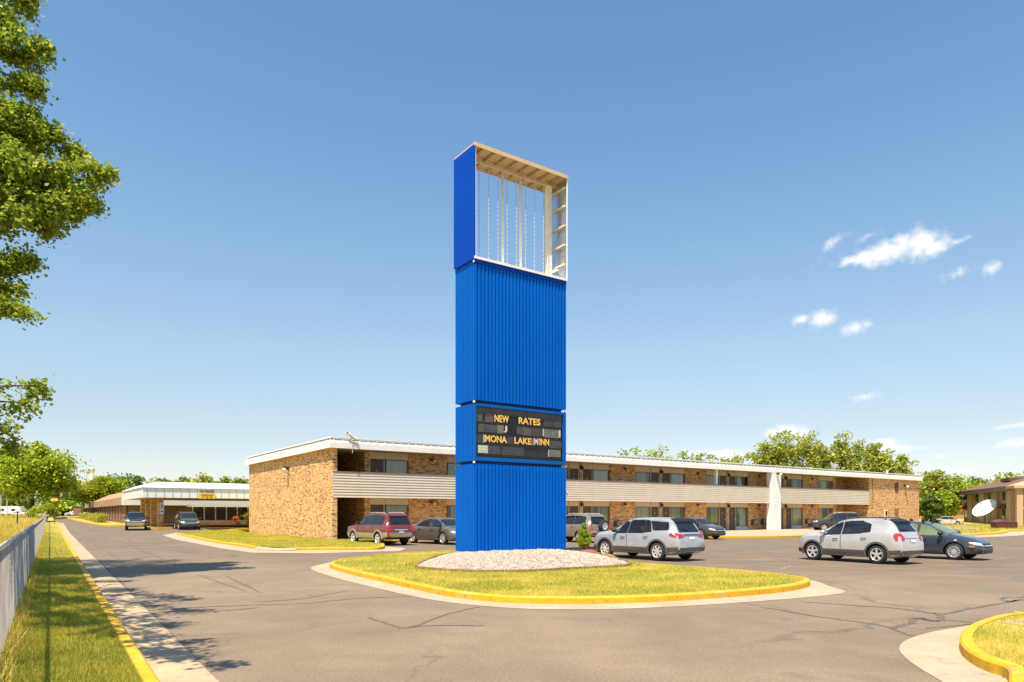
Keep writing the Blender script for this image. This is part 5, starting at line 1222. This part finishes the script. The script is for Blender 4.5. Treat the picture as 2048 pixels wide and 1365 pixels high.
c4, h4 = add_car('parked_suv', 'maroon boxy SUV with tan lower cladding parked at the end of the kerbed lawn', (757,1091.5), 708, 'boxy_suv', 1.0, maroon, clad=cladtan, rack=True)
c5 = car('parked_sedan', 'warm grey sedan parked nose out between the maroon SUV and the blue pylon', 'car', car_at((887,1090), math.radians(-47), 'sedan', 1.03, 'front', -1), -47, 'sedan', greyp, 1.03, glass='carglass')
c6 = car('parked_suv', 'pewter boxy SUV with an exposed spare wheel on its tailgate, parked behind the conical shrub', 'car', car_at((1160,1086), math.radians(128), 'boxy_suv', .97), 128, 'boxy_suv', pewter, .97, rack=True, spare=True)
c7 = car('parked_sedan', 'gunmetal grey sedan with black grille peeking out behind the silver blue crossover', 'car', car_at((1402,1079), math.radians(-52), 'sedan', 1.0, 'front', -1), -52, 'sedan', gun, 1.0)
c8 = car('parked_suv', 'black boxy SUV parked by the room doors behind the light silver SUV', 'car', car_at((1648,1063.5), math.radians(176), 'boxy_suv', 1.03, 'front', 1), 176, 'boxy_suv', blackp, 1.03, rack=True)
c9 = car('parked_sedan', 'small white sedan on the gravel drive left of the big white dish', 'car', car_at((1915,1052.0), math.radians(-8), 'sedan', .93, 'front', -1), -8, 'sedan', whitep, .93, group='cars parked beyond the lot')
tk = G(252, 1061.5)
c10 = car('pickup_truck', 'dark pickup truck with gold lower body heading toward the viewer on the driveway', 'truck', (tk.x-.2, tk.y+2.2, tk.z), -62, 'pickup', plain('paint_dark_teal', (.015,.02,.024), .3, .3, coat=.8), 1.12, group='vehicles at the entrance')
g_ = MB(); Cc = Caster(car_body(SPECS['pickup']), SPECS['pickup']); Cc.patch(g_, [(-.80,.42),(.80,.42),(.80,.68),(-.80,.68)], 'F', .03, 12, 3); g_.build('front_bumper', plain('bumper_gold', (.45,.33,.20), .35, .4), c10, True)
for sd in 'LR':
    g_ = MB(); Cc.patch(g_, [(.05,.42),(4.7,.42),(4.7,.66),(.05,.66)], sd, .004, 30, 3); g_.v = [v for v in g_.v]
    ok = [f for f in g_.f if all(min(abs(g_.v[k][0]-(SPECS['pickup']['ro']-2.45)), abs(g_.v[k][0]-(SPECS['pickup']['ro']+2.85-2.45))) > .40 for k in f)]; g_.f = ok
    g_.build('lower_panel', plain('bumper_gold', (0,0,0)), c10, True)
vn = G(358, 1060.5)
c11 = car('minivan', 'dark green minivan standing under the drive-through canopy beside the brick pillar', 'van', (vn.x-.3, vn.y+2.4, vn.z), -58, 'minivan', dkgreen, 1.08, group='vehicles at the entrance')
fl = G(1862, 1050.5, .0)
def simple(px_, py_, hd, spec, col, sc, lab, Y=None):
    q = G(px_, py_) if Y is None else Vector((*at(px_, py_, Y).xy, gz(*at(px_, py_, Y).xy)))
    return car('parked_car', lab, 'car', tuple(q), hd, spec, col, sc, detail=False, group='cars parked beyond the lot')
simple(152, 1024, 200, 'sedan', whitep, 1.0, 'white car far off to the left of the square red brick post', 175)
simple(40, 1030, 170, 'sedan', whitep, .95, 'small white car on the far road beyond the meadow, right of the white camper', 190)
# ------------------------------------------------------------ fence and small things on the left
FA = -1.62                                              # fence line, measured like the kerb
fy0, fy1 = -9.0, 104.0
fence = thing('chain_link_fence', 'long grey chain link fence along the grass verge on the left', 'fence', (kx(fy0,FA), fy0, .1), 0)
fdir = Vector((KS, 1)).normalized(); FL = (fy1-fy0)/fdir.y; FH = 1.25
def fp(s, z, off=0.0): q = Vector((kx(fy0,FA), fy0)) + fdir*s; return Vector((q.x-kx(fy0,FA)+fdir.y*off, q.y-fy0-fdir.x*off, gz(q.x,q.y)+z))
w = MB(); s = 0.0
vs = []; fs = []
while s < FL:
    pitch = .10 if s < 39 else .15 if s < 74 else .24; r = .0021 if s < 25 else .003 if s < 60 else .004
    for d in (1, -1):
        a = fp(s, .03 if d > 0 else FH); b = fp(min(FL, s+FH*.92), FH if d > 0 else .03)
        t = (b-a).normalized(); n1 = Vector((fdir.y, -fdir.x, 0)); n2 = t.cross(n1); o = len(vs)
        for p in (a, b):
            for k in range(3): c, q = math.cos(k*2.0944), math.sin(k*2.0944); vs.append(tuple(p+n1*(r*c+d*r*.8)+n2*r*q))
        fs += [(o+k, o+(k+1)%3, o+3+(k+1)%3, o+3+k) for k in range(3)]
    s += pitch
w.v, w.f = vs, fs
wire = plain('chain_wire', (.34,.315,.275), .7, .1, var=.35, scale=2)
w.build('mesh', wire, fence)
MB().tube([fp(0,FH+.01,-.03), fp(FL*.3,FH+.01,-.03), fp(FL*.6,FH+.01,-.03), fp(FL,FH+.01,-.03)], .024, 7).build('top_rail', galv, fence, True)
s = 1.2
while s < FL:
    MB().tube([fp(s,-.1,-.05), fp(s,FH-.02,-.05), fp(s,FH+.015,-.05)], [.032,.032,.026], 9).build('post', galv, fence, True); s += 3.05
# the sign on a pole at the far kerb
q = Vector((kx(84,-.5), 84)); sp = thing('signpost', 'small orange sign plate on a thin brown pole by the far left kerb', 'sign', (q.x, q.y, gz(*q)+.1), .12)
MB().tube([(0,0,-.2),(0,0,3.2)], .045, 8).build('pole', plain('pole_brown', (.11,.07,.04), .7), sp)
pl_ = MB().box(-.36,.36,-.03,-.005,2.72,3.12).build('plate', plain('plate_orange', (.72,.33,.03), .5), sp)
MB().box(-.26,.26,-.036,-.031,2.86,2.98).build('lettering', plain('print_pale', (.8,.66,.3), .6), pl_)
# large roadside tree and its neighbours
def gb(px_, Y, dz=0.0): x = (px_-1024)/F*Y; return (x, Y, gz(x, Y)+dz)
tree('shade_tree', 'big round deciduous tree standing in the meadow beyond the chain link fence', gb(63,118,.1), 13, [(0,0,7.3,6.6,6.0,4.6),(-2.5,0,8.6,4,4,3.4),(2.6,-.5,8.2,4,4,3.4),(0,0,10,3.8,3.8,2.6),(3.6,0,5.4,3.2,3,2.2),(-4,0,5.4,3.0,3,2.2)], 26000, .5, 'green', .42, 150, 'trees along the driveway', sig=.21, shell=(.35,1.0))
tree('shade_tree', 'pale lime green young tree beside the lobby wing hedge', gb(200,128), 8.5, [(0,0,5.0,4.2,3.5,1.9),(-2,0,4.2,2.5,2.5,1.3),(2,0,5.2,2.6,2.5,1.5),(.3,0,6.3,2.2,2.2,1.3)], 11000, .4, 'lime', .17, 90, 'trees along the driveway', sig=.24, shell=(.3,1.0))
def shrub(lab, p, r, h, mat, n=1500, s=.14, name='shrub', grp=None):
    root = thing(name, lab, 'shrub', p, 0, grp); pts, cc = crown_points([(0,0,h*.55,r,r,h*.5)], n, 14, .22, (.3,.95)); leafmesh('foliage', pts, s, MATS[mat], root)
    m = MB(); 
    for i in range(5): m.tube([(0,0,-.1),(cc[i][0]*.4,cc[i][1]*.4,h*.3),cc[i]], [.03,.02,.006], 5)
    m.build('stems', MATS['bark'], root); return root
shrub('bushy green shrub between the end of the fence and the meadow tree', gb(90,112,.1), 2.0, 2.3, 'lime', 2600, .3)
hd_ = thing('hedge', 'clipped yellow green hedge in front of the brown lobby wing', 'hedge', base_at(-7.2, 62), MYAW)
pts = np.stack([RNG.uniform(-.6,.6,9000), RNG.uniform(0,34,9000), RNG.uniform(.1,1.25,9000)],1); pts[:,2] += .12*np.sin(pts[:,1]*2.2); pts[:,0] *= 1+.25*np.sin(pts[:,1]*2.6)
leafmesh('foliage', pts, .2, MATS['hedge'], hd_); MB().box(-.22,.22,1.2,33.5,0,.8).build('inner_twigs', MATS['bark'], hd_)
shrub('low yellow green shrub in the planter under the lobby windows', base_at(10.5,57.5), 1.3, 1.5, 'hedge', 1500, .2)
shrub('small red leaved shrub against the lobby brick pier', base_at(8.3,57.9), .55, 1.1, 'red', 350, .18)
shrub('low green shrub at the right end of the lobby planter', base_at(13.2,57.3), 1.0, 1.3, 'lime', 1200, .2)
shrub('small shrub behind the dark pickup truck near the lobby corner', base_at(-3.6,57.2), .9, 1.1, 'green', 900, .2)
def blk(name, lab, cat, p, sx, sy, h, mat, rz=0): o = MB().box(-sx/2,sx/2,-sy/2,sy/2,-.3,h).build(name, mat); o.location = p; o.rotation_euler[2] = rz; return tag(o, lab, cat)
bp_ = thing('brick_post', 'square red brick post at the far end of the driveway', 'post', gb(157,165), .2); MB().box(-.8,.8,-.8,.8,-.3,2.3).build('shaft', MATS['redbrick'], bp_); MB().box(-.9,.9,-.9,.9,2.303,2.5).build('capstone', MATS['redbrick'], bp_)
for i,(p_, h_, l_) in enumerate(((2,6.8,'tall pale light pole at the left edge beyond the meadow'),(14,6.0,'shorter pale light pole beside the camper beyond the meadow'))):
    r_ = thing('light_pole', l_, 'pole', gb(p_,150), 0, 'light poles beyond the meadow'); MB().tube([(0,0,-.2),(0,0,h_-.8)],[.11,.09],8).build('pole', galv, r_); MB().box(-.5,.1,-.12,.12,h_-.8,h_-.62).build('lamp_head', galv, r_)
r_ = thing('camper', 'white camper trailer parked at the left edge beyond the meadow', 'camper', gb(20,200,.1), .1); m = MB(); m.v=[]; m.prism([(-4,-1.2),(3.4,-1.2),(3.4,1.2),(-4,1.2)],.6,2.3); m.prism([(-3.8,-1.15),(3.0,-1.15),(3.0,1.15),(-3.8,1.15)],2.303,2.7); m.build('body', white, r_); MB().box(-2.4,-.9,-1.23,-1.203,1.3,2.0).build('window', MATS['carglass'], r_); MB().box(1.0,2.0,-1.23,-1.203,1.3,2.0).build('window', MATS['carglass'], r_)
for x in (-1.2,0,): MB().lathe([(.001,-1.15),(.36,-1.15),(.36,-.9),(.001,-.9)],14,'y',(x,0,.36)).build('wheel', rubber, r_)
r_ = thing('wooden_post', 'short dark leaning post standing in the meadow grass', 'post', gb(34,74,.1), 0); MB().tube([(0,0,-.2),(.03,0,.9),(.02,.02,1.6)],[.07,.065,.06],7).build('post', MATS['bark'], r_)
r_ = thing('orange_roof_shop', 'distant low building with an orange roof edge behind the driveway trees', 'building', gb(168,230), .1); MB().box(-6,7,-3,3,-.3,8.6).build('wall', plain('shop_tan', (.4,.25,.15), .8), r_); MB().box(-6.3,7.3,-3.3,3.3,9.3,11.0).build('roof', plain('roof_orange', (.62,.20,.045), .7), r_); MB().box(-5.9,6.9,-2.9,2.9,8.603,9.297).build('frieze', plain('shop_dark', (.12,.06,.04), .8), r_)
r_ = thing('white_tower', 'distant slim white tower rising above the orange roof', 'tower', gb(184,330), 0); MB().tube([(0,0,0),(0,0,14),(0,0,20.5)],[1.25,1.0,.9],10).build('shaft', white, r_); MB().lathe([(.001,20.5),(1.15,20.5),(1.2,21.6),(.8,22.3),(.001,22.5)],10).build('head', galv, r_)
r_ = thing('utility_pole', 'distant thin utility pole left of the white tower', 'pole', gb(173,300), 0); MB().tube([(0,0,0),(0,0,20)],[.22,.16],6).build('pole', galv, r_); MB().box(-1.2,1.2,-.1,.1,18.6,18.9).build('crossarm', galv, r_)

# near maple whose boughs reach in from the left
mb_ = (-17.0, 14.6, .1)
mapl = thing('maple_tree', 'maple tree at the left edge with leafy boughs reaching across the sky', 'tree', mb_)
tips = [(62,2,18.5),(34,45,18),(84,90,18),(80,120,18.6),(78,172,18),(70,228,18),(112,262,18),(155,302,18.5),(226,349,18.1),(190,402,18),(148,420,18.4),(172,372,18.8),(120,410,17.4),(106,444,18),(74,520,17.2),(44,572,17),(32,604,16.6),
        (94,770,16),(52,806,16.2),(22,850,15.6),(36,888,15.6),(20,320,17.2),(100,340,17.4),(60,420,16.8),(60,300,18.8),(130,370,18.2)]
P_ = []; bm2 = MB(); rs = random.Random(11)
T0 = Vector(mb_)
def spray(tip, zroot, n, r0, lo=.42):
    a = Vector((mb_[0]+rs.uniform(-.4,.4), mb_[1]+rs.uniform(-.4,.4), zroot)); d = tip-a
    m1 = a+d*.35+Vector((0,0,d.length*.06)); m2 = a+d*.72+Vector((0,0,d.length*.05)); path = spline([a, m1, m2, tip], 6)
    bm2.tube(path, [lerp(.09,.008,i/(len(path)-1)) for i in range(len(path))], 5)
    pa = np.array(path); t = lo+(1-lo)*RNG.random(n)**.8; k = t*(len(pa)-1); i = np.minimum(k.astype(int), len(pa)-2); f_ = (k-i)[:,None]
    c = pa[i]*(1-f_)+pa[i+1]*f_; rad = r0*((1-t)/(1-lo))**.55+.07
    # leaves gather on side twigs
    kk = 34; tw = RNG.normal(size=(kk,3))*np.array([.75,.75,.55]); ti = RNG.integers(0,kk,n); tt_ = np.sort(lo+(1-lo)*RNG.random(kk)); t2 = tt_[ti]; k = t2*(len(pa)-1); i = np.minimum(k.astype(int), len(pa)-2); f_ = (k-i)[:,None]
    c = pa[i]*(1-f_)+pa[i+1]*f_; rad = r0*((1.0-t2)/(1-lo))**.55+.10
    P_.append(c + tw[ti]*rad[:,None]*RNG.uniform(.3,1.1,(n,1)) + RNG.normal(size=(n,3))*.11 - np.array([0,0,.12]))
for p in tips:
    tp = at(*p); spray(tp, max(2.6, tp.z-1.6+rs.uniform(-.4,.4)), 3300 if p[1] < 700 else 900, .60 if p[1] < 700 else .34)
for tp in [(-4.5,4.8,7.4),(-5.7,6.4,7.2),(-6.4,7.5,7.6),(-5.1,5.4,6.9),(-7.2,9.0,8.3),(-8.1,10.6,8.6),(-9.2,9.5,8.2),(-10.2,12,9),(-9.6,7.4,8.5)]:
    spray(Vector(tp), tp[2]-1.0, 1500, .55, .45)
pts, cc = crown_points([(-.6,2.6,9.6,4.2,3.2,4.8),(-2.6,1.6,5.6,2.6,2.6,1.8),(-.8,2.2,15,3.6,3.2,3.6),(-1.6,-2,10,4.4,3.6,4.8)], 52000, 190, .14)
P_.append(pts + np.array(mb_))
leafmesh('crown', np.concatenate(P_)-np.array(mb_), .112, MATS['maple'], mapl, .45, .75)
bm2.tube([T0+Vector((0,0,-.2)), T0+Vector((.05,0,2.4)), T0+Vector((0,.1,6)), T0+Vector((.2,.3,12)), T0+Vector((0,.6,17))], [.42,.3,.25,.14,.03], 10)
bm2.v = [(v[0]-mb_[0], v[1]-mb_[1], v[2]-mb_[2]) for v in bm2.v]
bm2.build('trunk', MATS['bark'], mapl, True)

# conical shrub and its mulch
q = G(1168,1101,.15)
sh = thing('conical_shrub', 'small bright green conical shrub on red mulch beside the blue pylon', 'shrub', (q.x, q.y, .15))
pts, cc = crown_points([(0,0,.40,.29,.29,.25),(0,0,.72,.22,.22,.22),(0,0,.98,.13,.13,.20)], 7000, 110, .17, (.75,1.0)); leafmesh('foliage', pts, .062, MATS['lime'], sh, .5, .5)
MB().tube([(0,0,-.1),(0,0,.3),(0,0,1.1)], [.04,.035,.006], 7).build('trunk', MATS['bark'], sh)
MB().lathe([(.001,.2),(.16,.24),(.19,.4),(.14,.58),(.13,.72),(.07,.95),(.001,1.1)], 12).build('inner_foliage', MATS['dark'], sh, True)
mu = G(1180,1106,.15); m = MB(); R = 8
for k in range(R+1):
    for i in range(22):
        t = 2*math.pi*i/22; r = k/R; m.v.append((math.cos(t)*r*.62*(1+.1*math.sin(3*t)), math.sin(t)*r*.5, .15*(1-r*r)+.008*math.sin(i*5+k*3)))
for k in range(R):
    for i in range(22): m.f.append((k*22+i, (k+1)*22+i, (k+1)*22+(i+1)%22, k*22+(i+1)%22))
t = NT('red_mulch'); p = t.pos(); t.base(t.ramp(t.noise(p,38,4,.7), [(.3,(.16,.035,.015)),(.7,(.46,.13,.06))])); t.bump(t.noise(p,50,3),.9,.03); t.set(Roughness=.95)
o_ = m.build('red_mulch', t.m, smooth=True); o_.location = (mu.x, mu.y, .13); struct(o_)

# ------------------------------------------------------------ beyond the lot on the right
A_ = Vector((66.5, 92.5)); aw = math.atan2(.938, .346)-math.pi/2       # local y runs away along the shaded side
AB = thing('apartment_building', 'two storey tan apartment building with brown shingle roof behind the white dish', 'building', (A_.x, A_.y, .1), aw)
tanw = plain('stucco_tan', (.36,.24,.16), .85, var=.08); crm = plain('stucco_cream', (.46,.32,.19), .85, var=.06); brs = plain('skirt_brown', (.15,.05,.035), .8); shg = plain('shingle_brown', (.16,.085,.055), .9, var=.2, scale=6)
LY = 27
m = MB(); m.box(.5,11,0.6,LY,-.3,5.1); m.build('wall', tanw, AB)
for y in (1.5, 8.2, 14.6, 21.5): MB().box(.28,.497,y,y+2.4,-.3,5.1).build('bay', plain('bay_tan', (.46,.32,.21), .85), AB)
for y in (4.6, 11.6, 18.0, 24.5):
    for z in (.9, 3.3):
        w_ = MB().box(.42,.497,y,y+1.7,z,z+1.4).build('window', plain('frame_tan', (.40,.32,.24), .6), AB); MB().box(.40,.417,y+.1,y+1.6,z+.1,z+1.3).build('pane', MATS['carglass'], w_)
    MB().add([(.49,y-.6,3.0),(.49,y+2.3,3.0),(.05,y+2.3,2.45),(.05,y-.6,2.45),(.49,y-.6,2.2),(.49,y+2.3,2.2)],[(0,1,2,3),(3,2,5,4)]).build('skirt_roof', brs, AB)
m = MB(); m.box(-.6,-.2,0,LY+.6,4.7,5.3); m.build('fascia', plain('fascia_greybrown', (.19,.14,.12), .7), AB)
m = MB(); m.v = [(-.65,-.3,5.25),(-.65,LY+.7,5.25),(5.6,LY-4,7.3),(5.6,4.5,7.3),(12,-.3,5.25),(12,LY+.7,5.25)]; m.f = [(0,3,2,1),(4,5,2,3),(1,2,5),(0,4,3)]; m.build('roof', shg, AB)
MB().box(2.0,4.2,9,13,6.3,6.75).build('skylight', brs, AB)
# sunlit front wing with balconies
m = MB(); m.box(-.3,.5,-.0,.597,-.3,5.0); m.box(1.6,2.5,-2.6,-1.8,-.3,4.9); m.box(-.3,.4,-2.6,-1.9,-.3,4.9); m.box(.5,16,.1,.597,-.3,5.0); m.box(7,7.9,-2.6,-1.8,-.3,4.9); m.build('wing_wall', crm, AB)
MB().box(.4,16,-2.5,0.09,2.25,2.5).build('balcony_floor', crm, AB); MB().box(2.5,16,-2.55,-2.45,2.5,3.4).build('balcony_rail', plain('rail_rust', (.30,.10,.05), .7), AB)
for x in (4.2, 10): 
    for z in (.1, 2.6): MB().box(x,x+1.8,.03,.097,z,z+1.9).build('patio_door', MATS['carglass'], AB)
m = MB(); m.v = [(-.7,-3,4.9),(16,-3,4.9),(16,-3,5.25),(-.7,-3,5.25),(-.7,.6,4.9),(16,.6,4.9),(16,1.5,6.6),(3.5,1.5,6.6),(-.7,.6,5.25)]; m.f = [(0,1,2,3),(0,4,5,1),(3,2,6,7),(3,7,8),(0,3,8,4)]; m.build('wing_roof', crm, AB)
RB = thing('red_roof_apartment', 'partly hidden apartment house with a red roof among the trees left of the tan building', 'building', (94, 150, .1), aw+.2)
MB().box(-8,4,-3,8,-.3,4.6).build('wall', plain('stucco_orange', (.42,.20,.10), .85), RB); MB().box(-8.4,4.4,-3.4,8.4,2.2,2.9).build('skirt_roof', plain('skirt_red', (.30,.07,.04), .8), RB); m = MB(); m.v=[(-8.6,-3.6,4.6),(4.6,-3.6,4.6),(4.6,8.6,4.6),(-8.6,8.6,4.6),(-4,2.5,6.6),(1,2.5,6.6)]; m.f=[(0,1,5,4),(1,2,5),(2,3,4,5),(3,0,4),(0,3,2,1)]; m.build('roof', shg, RB)
dq = at(1972, 1020, 100)
DS = thing('satellite_dish', 'large white satellite dish tilted up on a pole in front of the tan apartments', 'dish', (dq.x, dq.y, 0))
ax = Vector((-.70,-.19,.68)).normalized(); rot = ax.to_track_quat('Z','Y').to_euler()
prof = [(.001,0),(.5,.035),(1.0,.14),(1.4,.28),(1.78,.46),(1.80,.47),(1.79,.43),(1.4,.24),(1.0,.10),(.5,-.01),(.001,-.05)]
rf = MB().lathe(prof, 40).build('reflector', plain('dish_white', (.60,.60,.59), .5, var=.04), DS, 40); rf.scale = (.92,.92,.92); rf.location = (0,0,dq.z); rf.rotation_euler = rot
m = MB()
for k in range(3): t = k*2.0944+.5; m.tube([(1.5*math.cos(t),1.5*math.sin(t),.34),(0,0,1.35)], .02, 5)
m.lathe([(.001,1.25),(.09,1.25),(.09,1.5),(.001,1.5)],10); fd = m.build('feed_horn', galv, DS); fd.location = (0,0,dq.z); fd.rotation_euler = rot
bk = Vector((0,0,dq.z))-ax*.1; MB().tube([(.25,.1,0.0),(.25,.1,dq.z-.9),bk], [.09,.09,.07], 8).build('mast', galv, DS)
dp = at(2008, 1056, 76)
DU = thing('maroon_bin', 'low maroon metal bin with sloping lids on the grass right of the dish', 'bin', (dp.x, dp.y, .13), -.15)
mar = plain('bin_maroon', (.085,.022,.02), .6, var=.2, scale=5)
m = MB(); m.box(-1.05,1.05,-.6,.6,0,.62); 
for i in range(5): m.box(-1.0+i*.48,-.93+i*.48,-.64,-.603,.03,.58)
m.build('body', mar, DU); m = MB(); m.v=[(-1.1,-.65,.623),(1.1,-.65,.623),(1.1,.65,.75),(-1.1,.65,.75),(-.3,-.65,.9),(-.3,.65,.95),(1.0,-.65,.66),(1.0,.65,.8)]; m.f=[(0,4,5,3),(4,6,7,5),(0,1,6,4),(0,3,2,1),(3,5,7,2),(6,1,2,7)]; m.build('lid', plain('lid_maroon', (.13,.045,.045), .4), DU)

# trees behind
k_ = 0
def bg_tree(px_, top, Y, wpx, mat, lab, grp, n=4200, size=.5, slim=False, low=.25):
    b = gb(px_, Y, .1); z = CH+(YH-top)*Y/F-b[2]; r = wpx*Y/F/2
    rs = random.Random(int(px_*7+top)); E = []
    if slim:
        for t_ in (.28,.5,.7,.87): E.append((rs.uniform(-.25,.25)*r, rs.uniform(-.3,.3)*r, z*t_, r*(1.45-.75*t_)*rs.uniform(.85,1.15), r*(1.3-.6*t_), z*.20))
    else:
        for i in range(5): a = i*1.26+rs.random(); E.append((math.cos(a)*r*.5, math.sin(a)*r*.5, z*rs.uniform(.42,.66), r*rs.uniform(.5,.68), r*.55, z*rs.uniform(.2,.28)))
        E.append((rs.uniform(-.2,.2)*r,0,z*.76,r*.5,r*.5,z*.24)); E.append((0,0,z*.36,r*.8,r*.7,z*.26))
    return tree('tree', lab, b, z, E, n, size, mat, .16+z*.012, 90, grp, .27, 6, shell=(.25,1.0))
G1 = 'poplars behind the motel roof'
for p, t_, l_ in [(1516,905,'thin ragged poplar, leftmost of the row behind the motel roof'),(1542,888,'poplar with a bent crown, second from the left behind the motel roof'),(1568,871,'tallest poplar above the white screen wall end of the motel roof'),(1597,878,'poplar with a round top, fourth in the row behind the motel'),(1626,876,'full poplar in the middle of the row behind the motel roof'),
                 (1655,884,'poplar just left of the small rooftop dish'),(1683,880,'poplar directly behind the small rooftop dish'),(1712,888,'poplar just right of the small rooftop dish'),(1742,890,'poplar between the rooftop dish and the roof vent pipe'),(1770,902,'low poplar near the white roof vent pipe'),(1795,914,'shortest poplar, rightmost of the row behind the motel roof')]:
    bg_tree(p, t_, 122+(p*7)%13, 46, 'poplar', l_, G1, 5200, .48, True)
G2 = 'trees between the motel and the apartments'
for p, t_, Y, w_, mt, l_ in [(1828,938,118,60,'green','broad tree just behind the right end of the motel'),(1868,924,112,54,'poplar','tall tree between the motel end and the apartments'),(1897,948,118,56,'green','round tree over the white sedan, left of the apartment roof'),(1862,985,96,46,'dark','low dark bush tree beside the right brick end of the motel'),
                             (1888,975,104,50,'green','leafy low tree behind the white sedan'),(1930,950,190,70,'green','distant tree above the left end of the brown shingle roof'),(1968,946,200,70,'dark','dark distant tree above the middle of the brown shingle roof'),(2005,942,190,60,'lime','bright distant tree above the right of the brown shingle roof'),(2042,938,180,60,'green','distant tree at the right edge of the picture')]:
    bg_tree(p, t_, Y, w_, mt, l_, G2, 5200, .46 if Y < 150 else .7)
G3 = 'treetops over the middle of the motel roof'
for p, t_, mt, l_ in [(1250,912,'olive','small treetop just right of the blue pylon over the roof'),(1288,905,'lime','bright treetop between the pylon and the middle of the roof'),(1322,901,'lime','tallest bright treetop over the middle of the motel roof'),(1358,904,'lime','bright treetop left of the low white cloud over the roof'),(1398,914,'olive','low treetop under the low white cloud'),(1440,917,'poplar','thin treetop below the right of the low white cloud'),(1478,916,'poplar','thin treetop just left of the poplar row')]:
    bg_tree(p, t_-7, 150, 84, mt, l_, G3, 5200, .6)
G4 = 'distant trees on the left skyline'
for p, t_, Y, w_, mt, l_ in [(212,958,265,60,'olive','distant tree right of the white tower'),(242,945,270,80,'dark','tallest dark rounded distant tree on the left skyline'),(272,953,260,50,'dark','distant tree touching the left tip of the white canopy'),(330,956,240,50,'olive','leftmost distant tree above the white canopy'),(362,957,245,56,'olive','distant tree over the canopy left of the yellow board'),(408,950,240,60,'poplar','full distant tree right above the yellow clearance board'),(446,950,240,60,'olive','distant tree right of the yellow clearance board'),(484,951,240,50,'olive','distant tree touching the brick end wall of the motel'),
                             (118,962,250,60,'olive','distant tree between the big shade tree and the orange roof'),(150,985,200,50,'dark','dark low tree beneath the orange roof'),(122,1002,190,50,'green','low tree behind the orange sign plate'),(20,985,220,60,'olive','distant tree behind the light poles at the left edge'),(-14,992,220,60,'dark','dark distant tree cut by the left edge of the picture')]:
    bg_tree(p, t_, Y, w_*1.25, mt, l_, G4, 4600, 1.15)
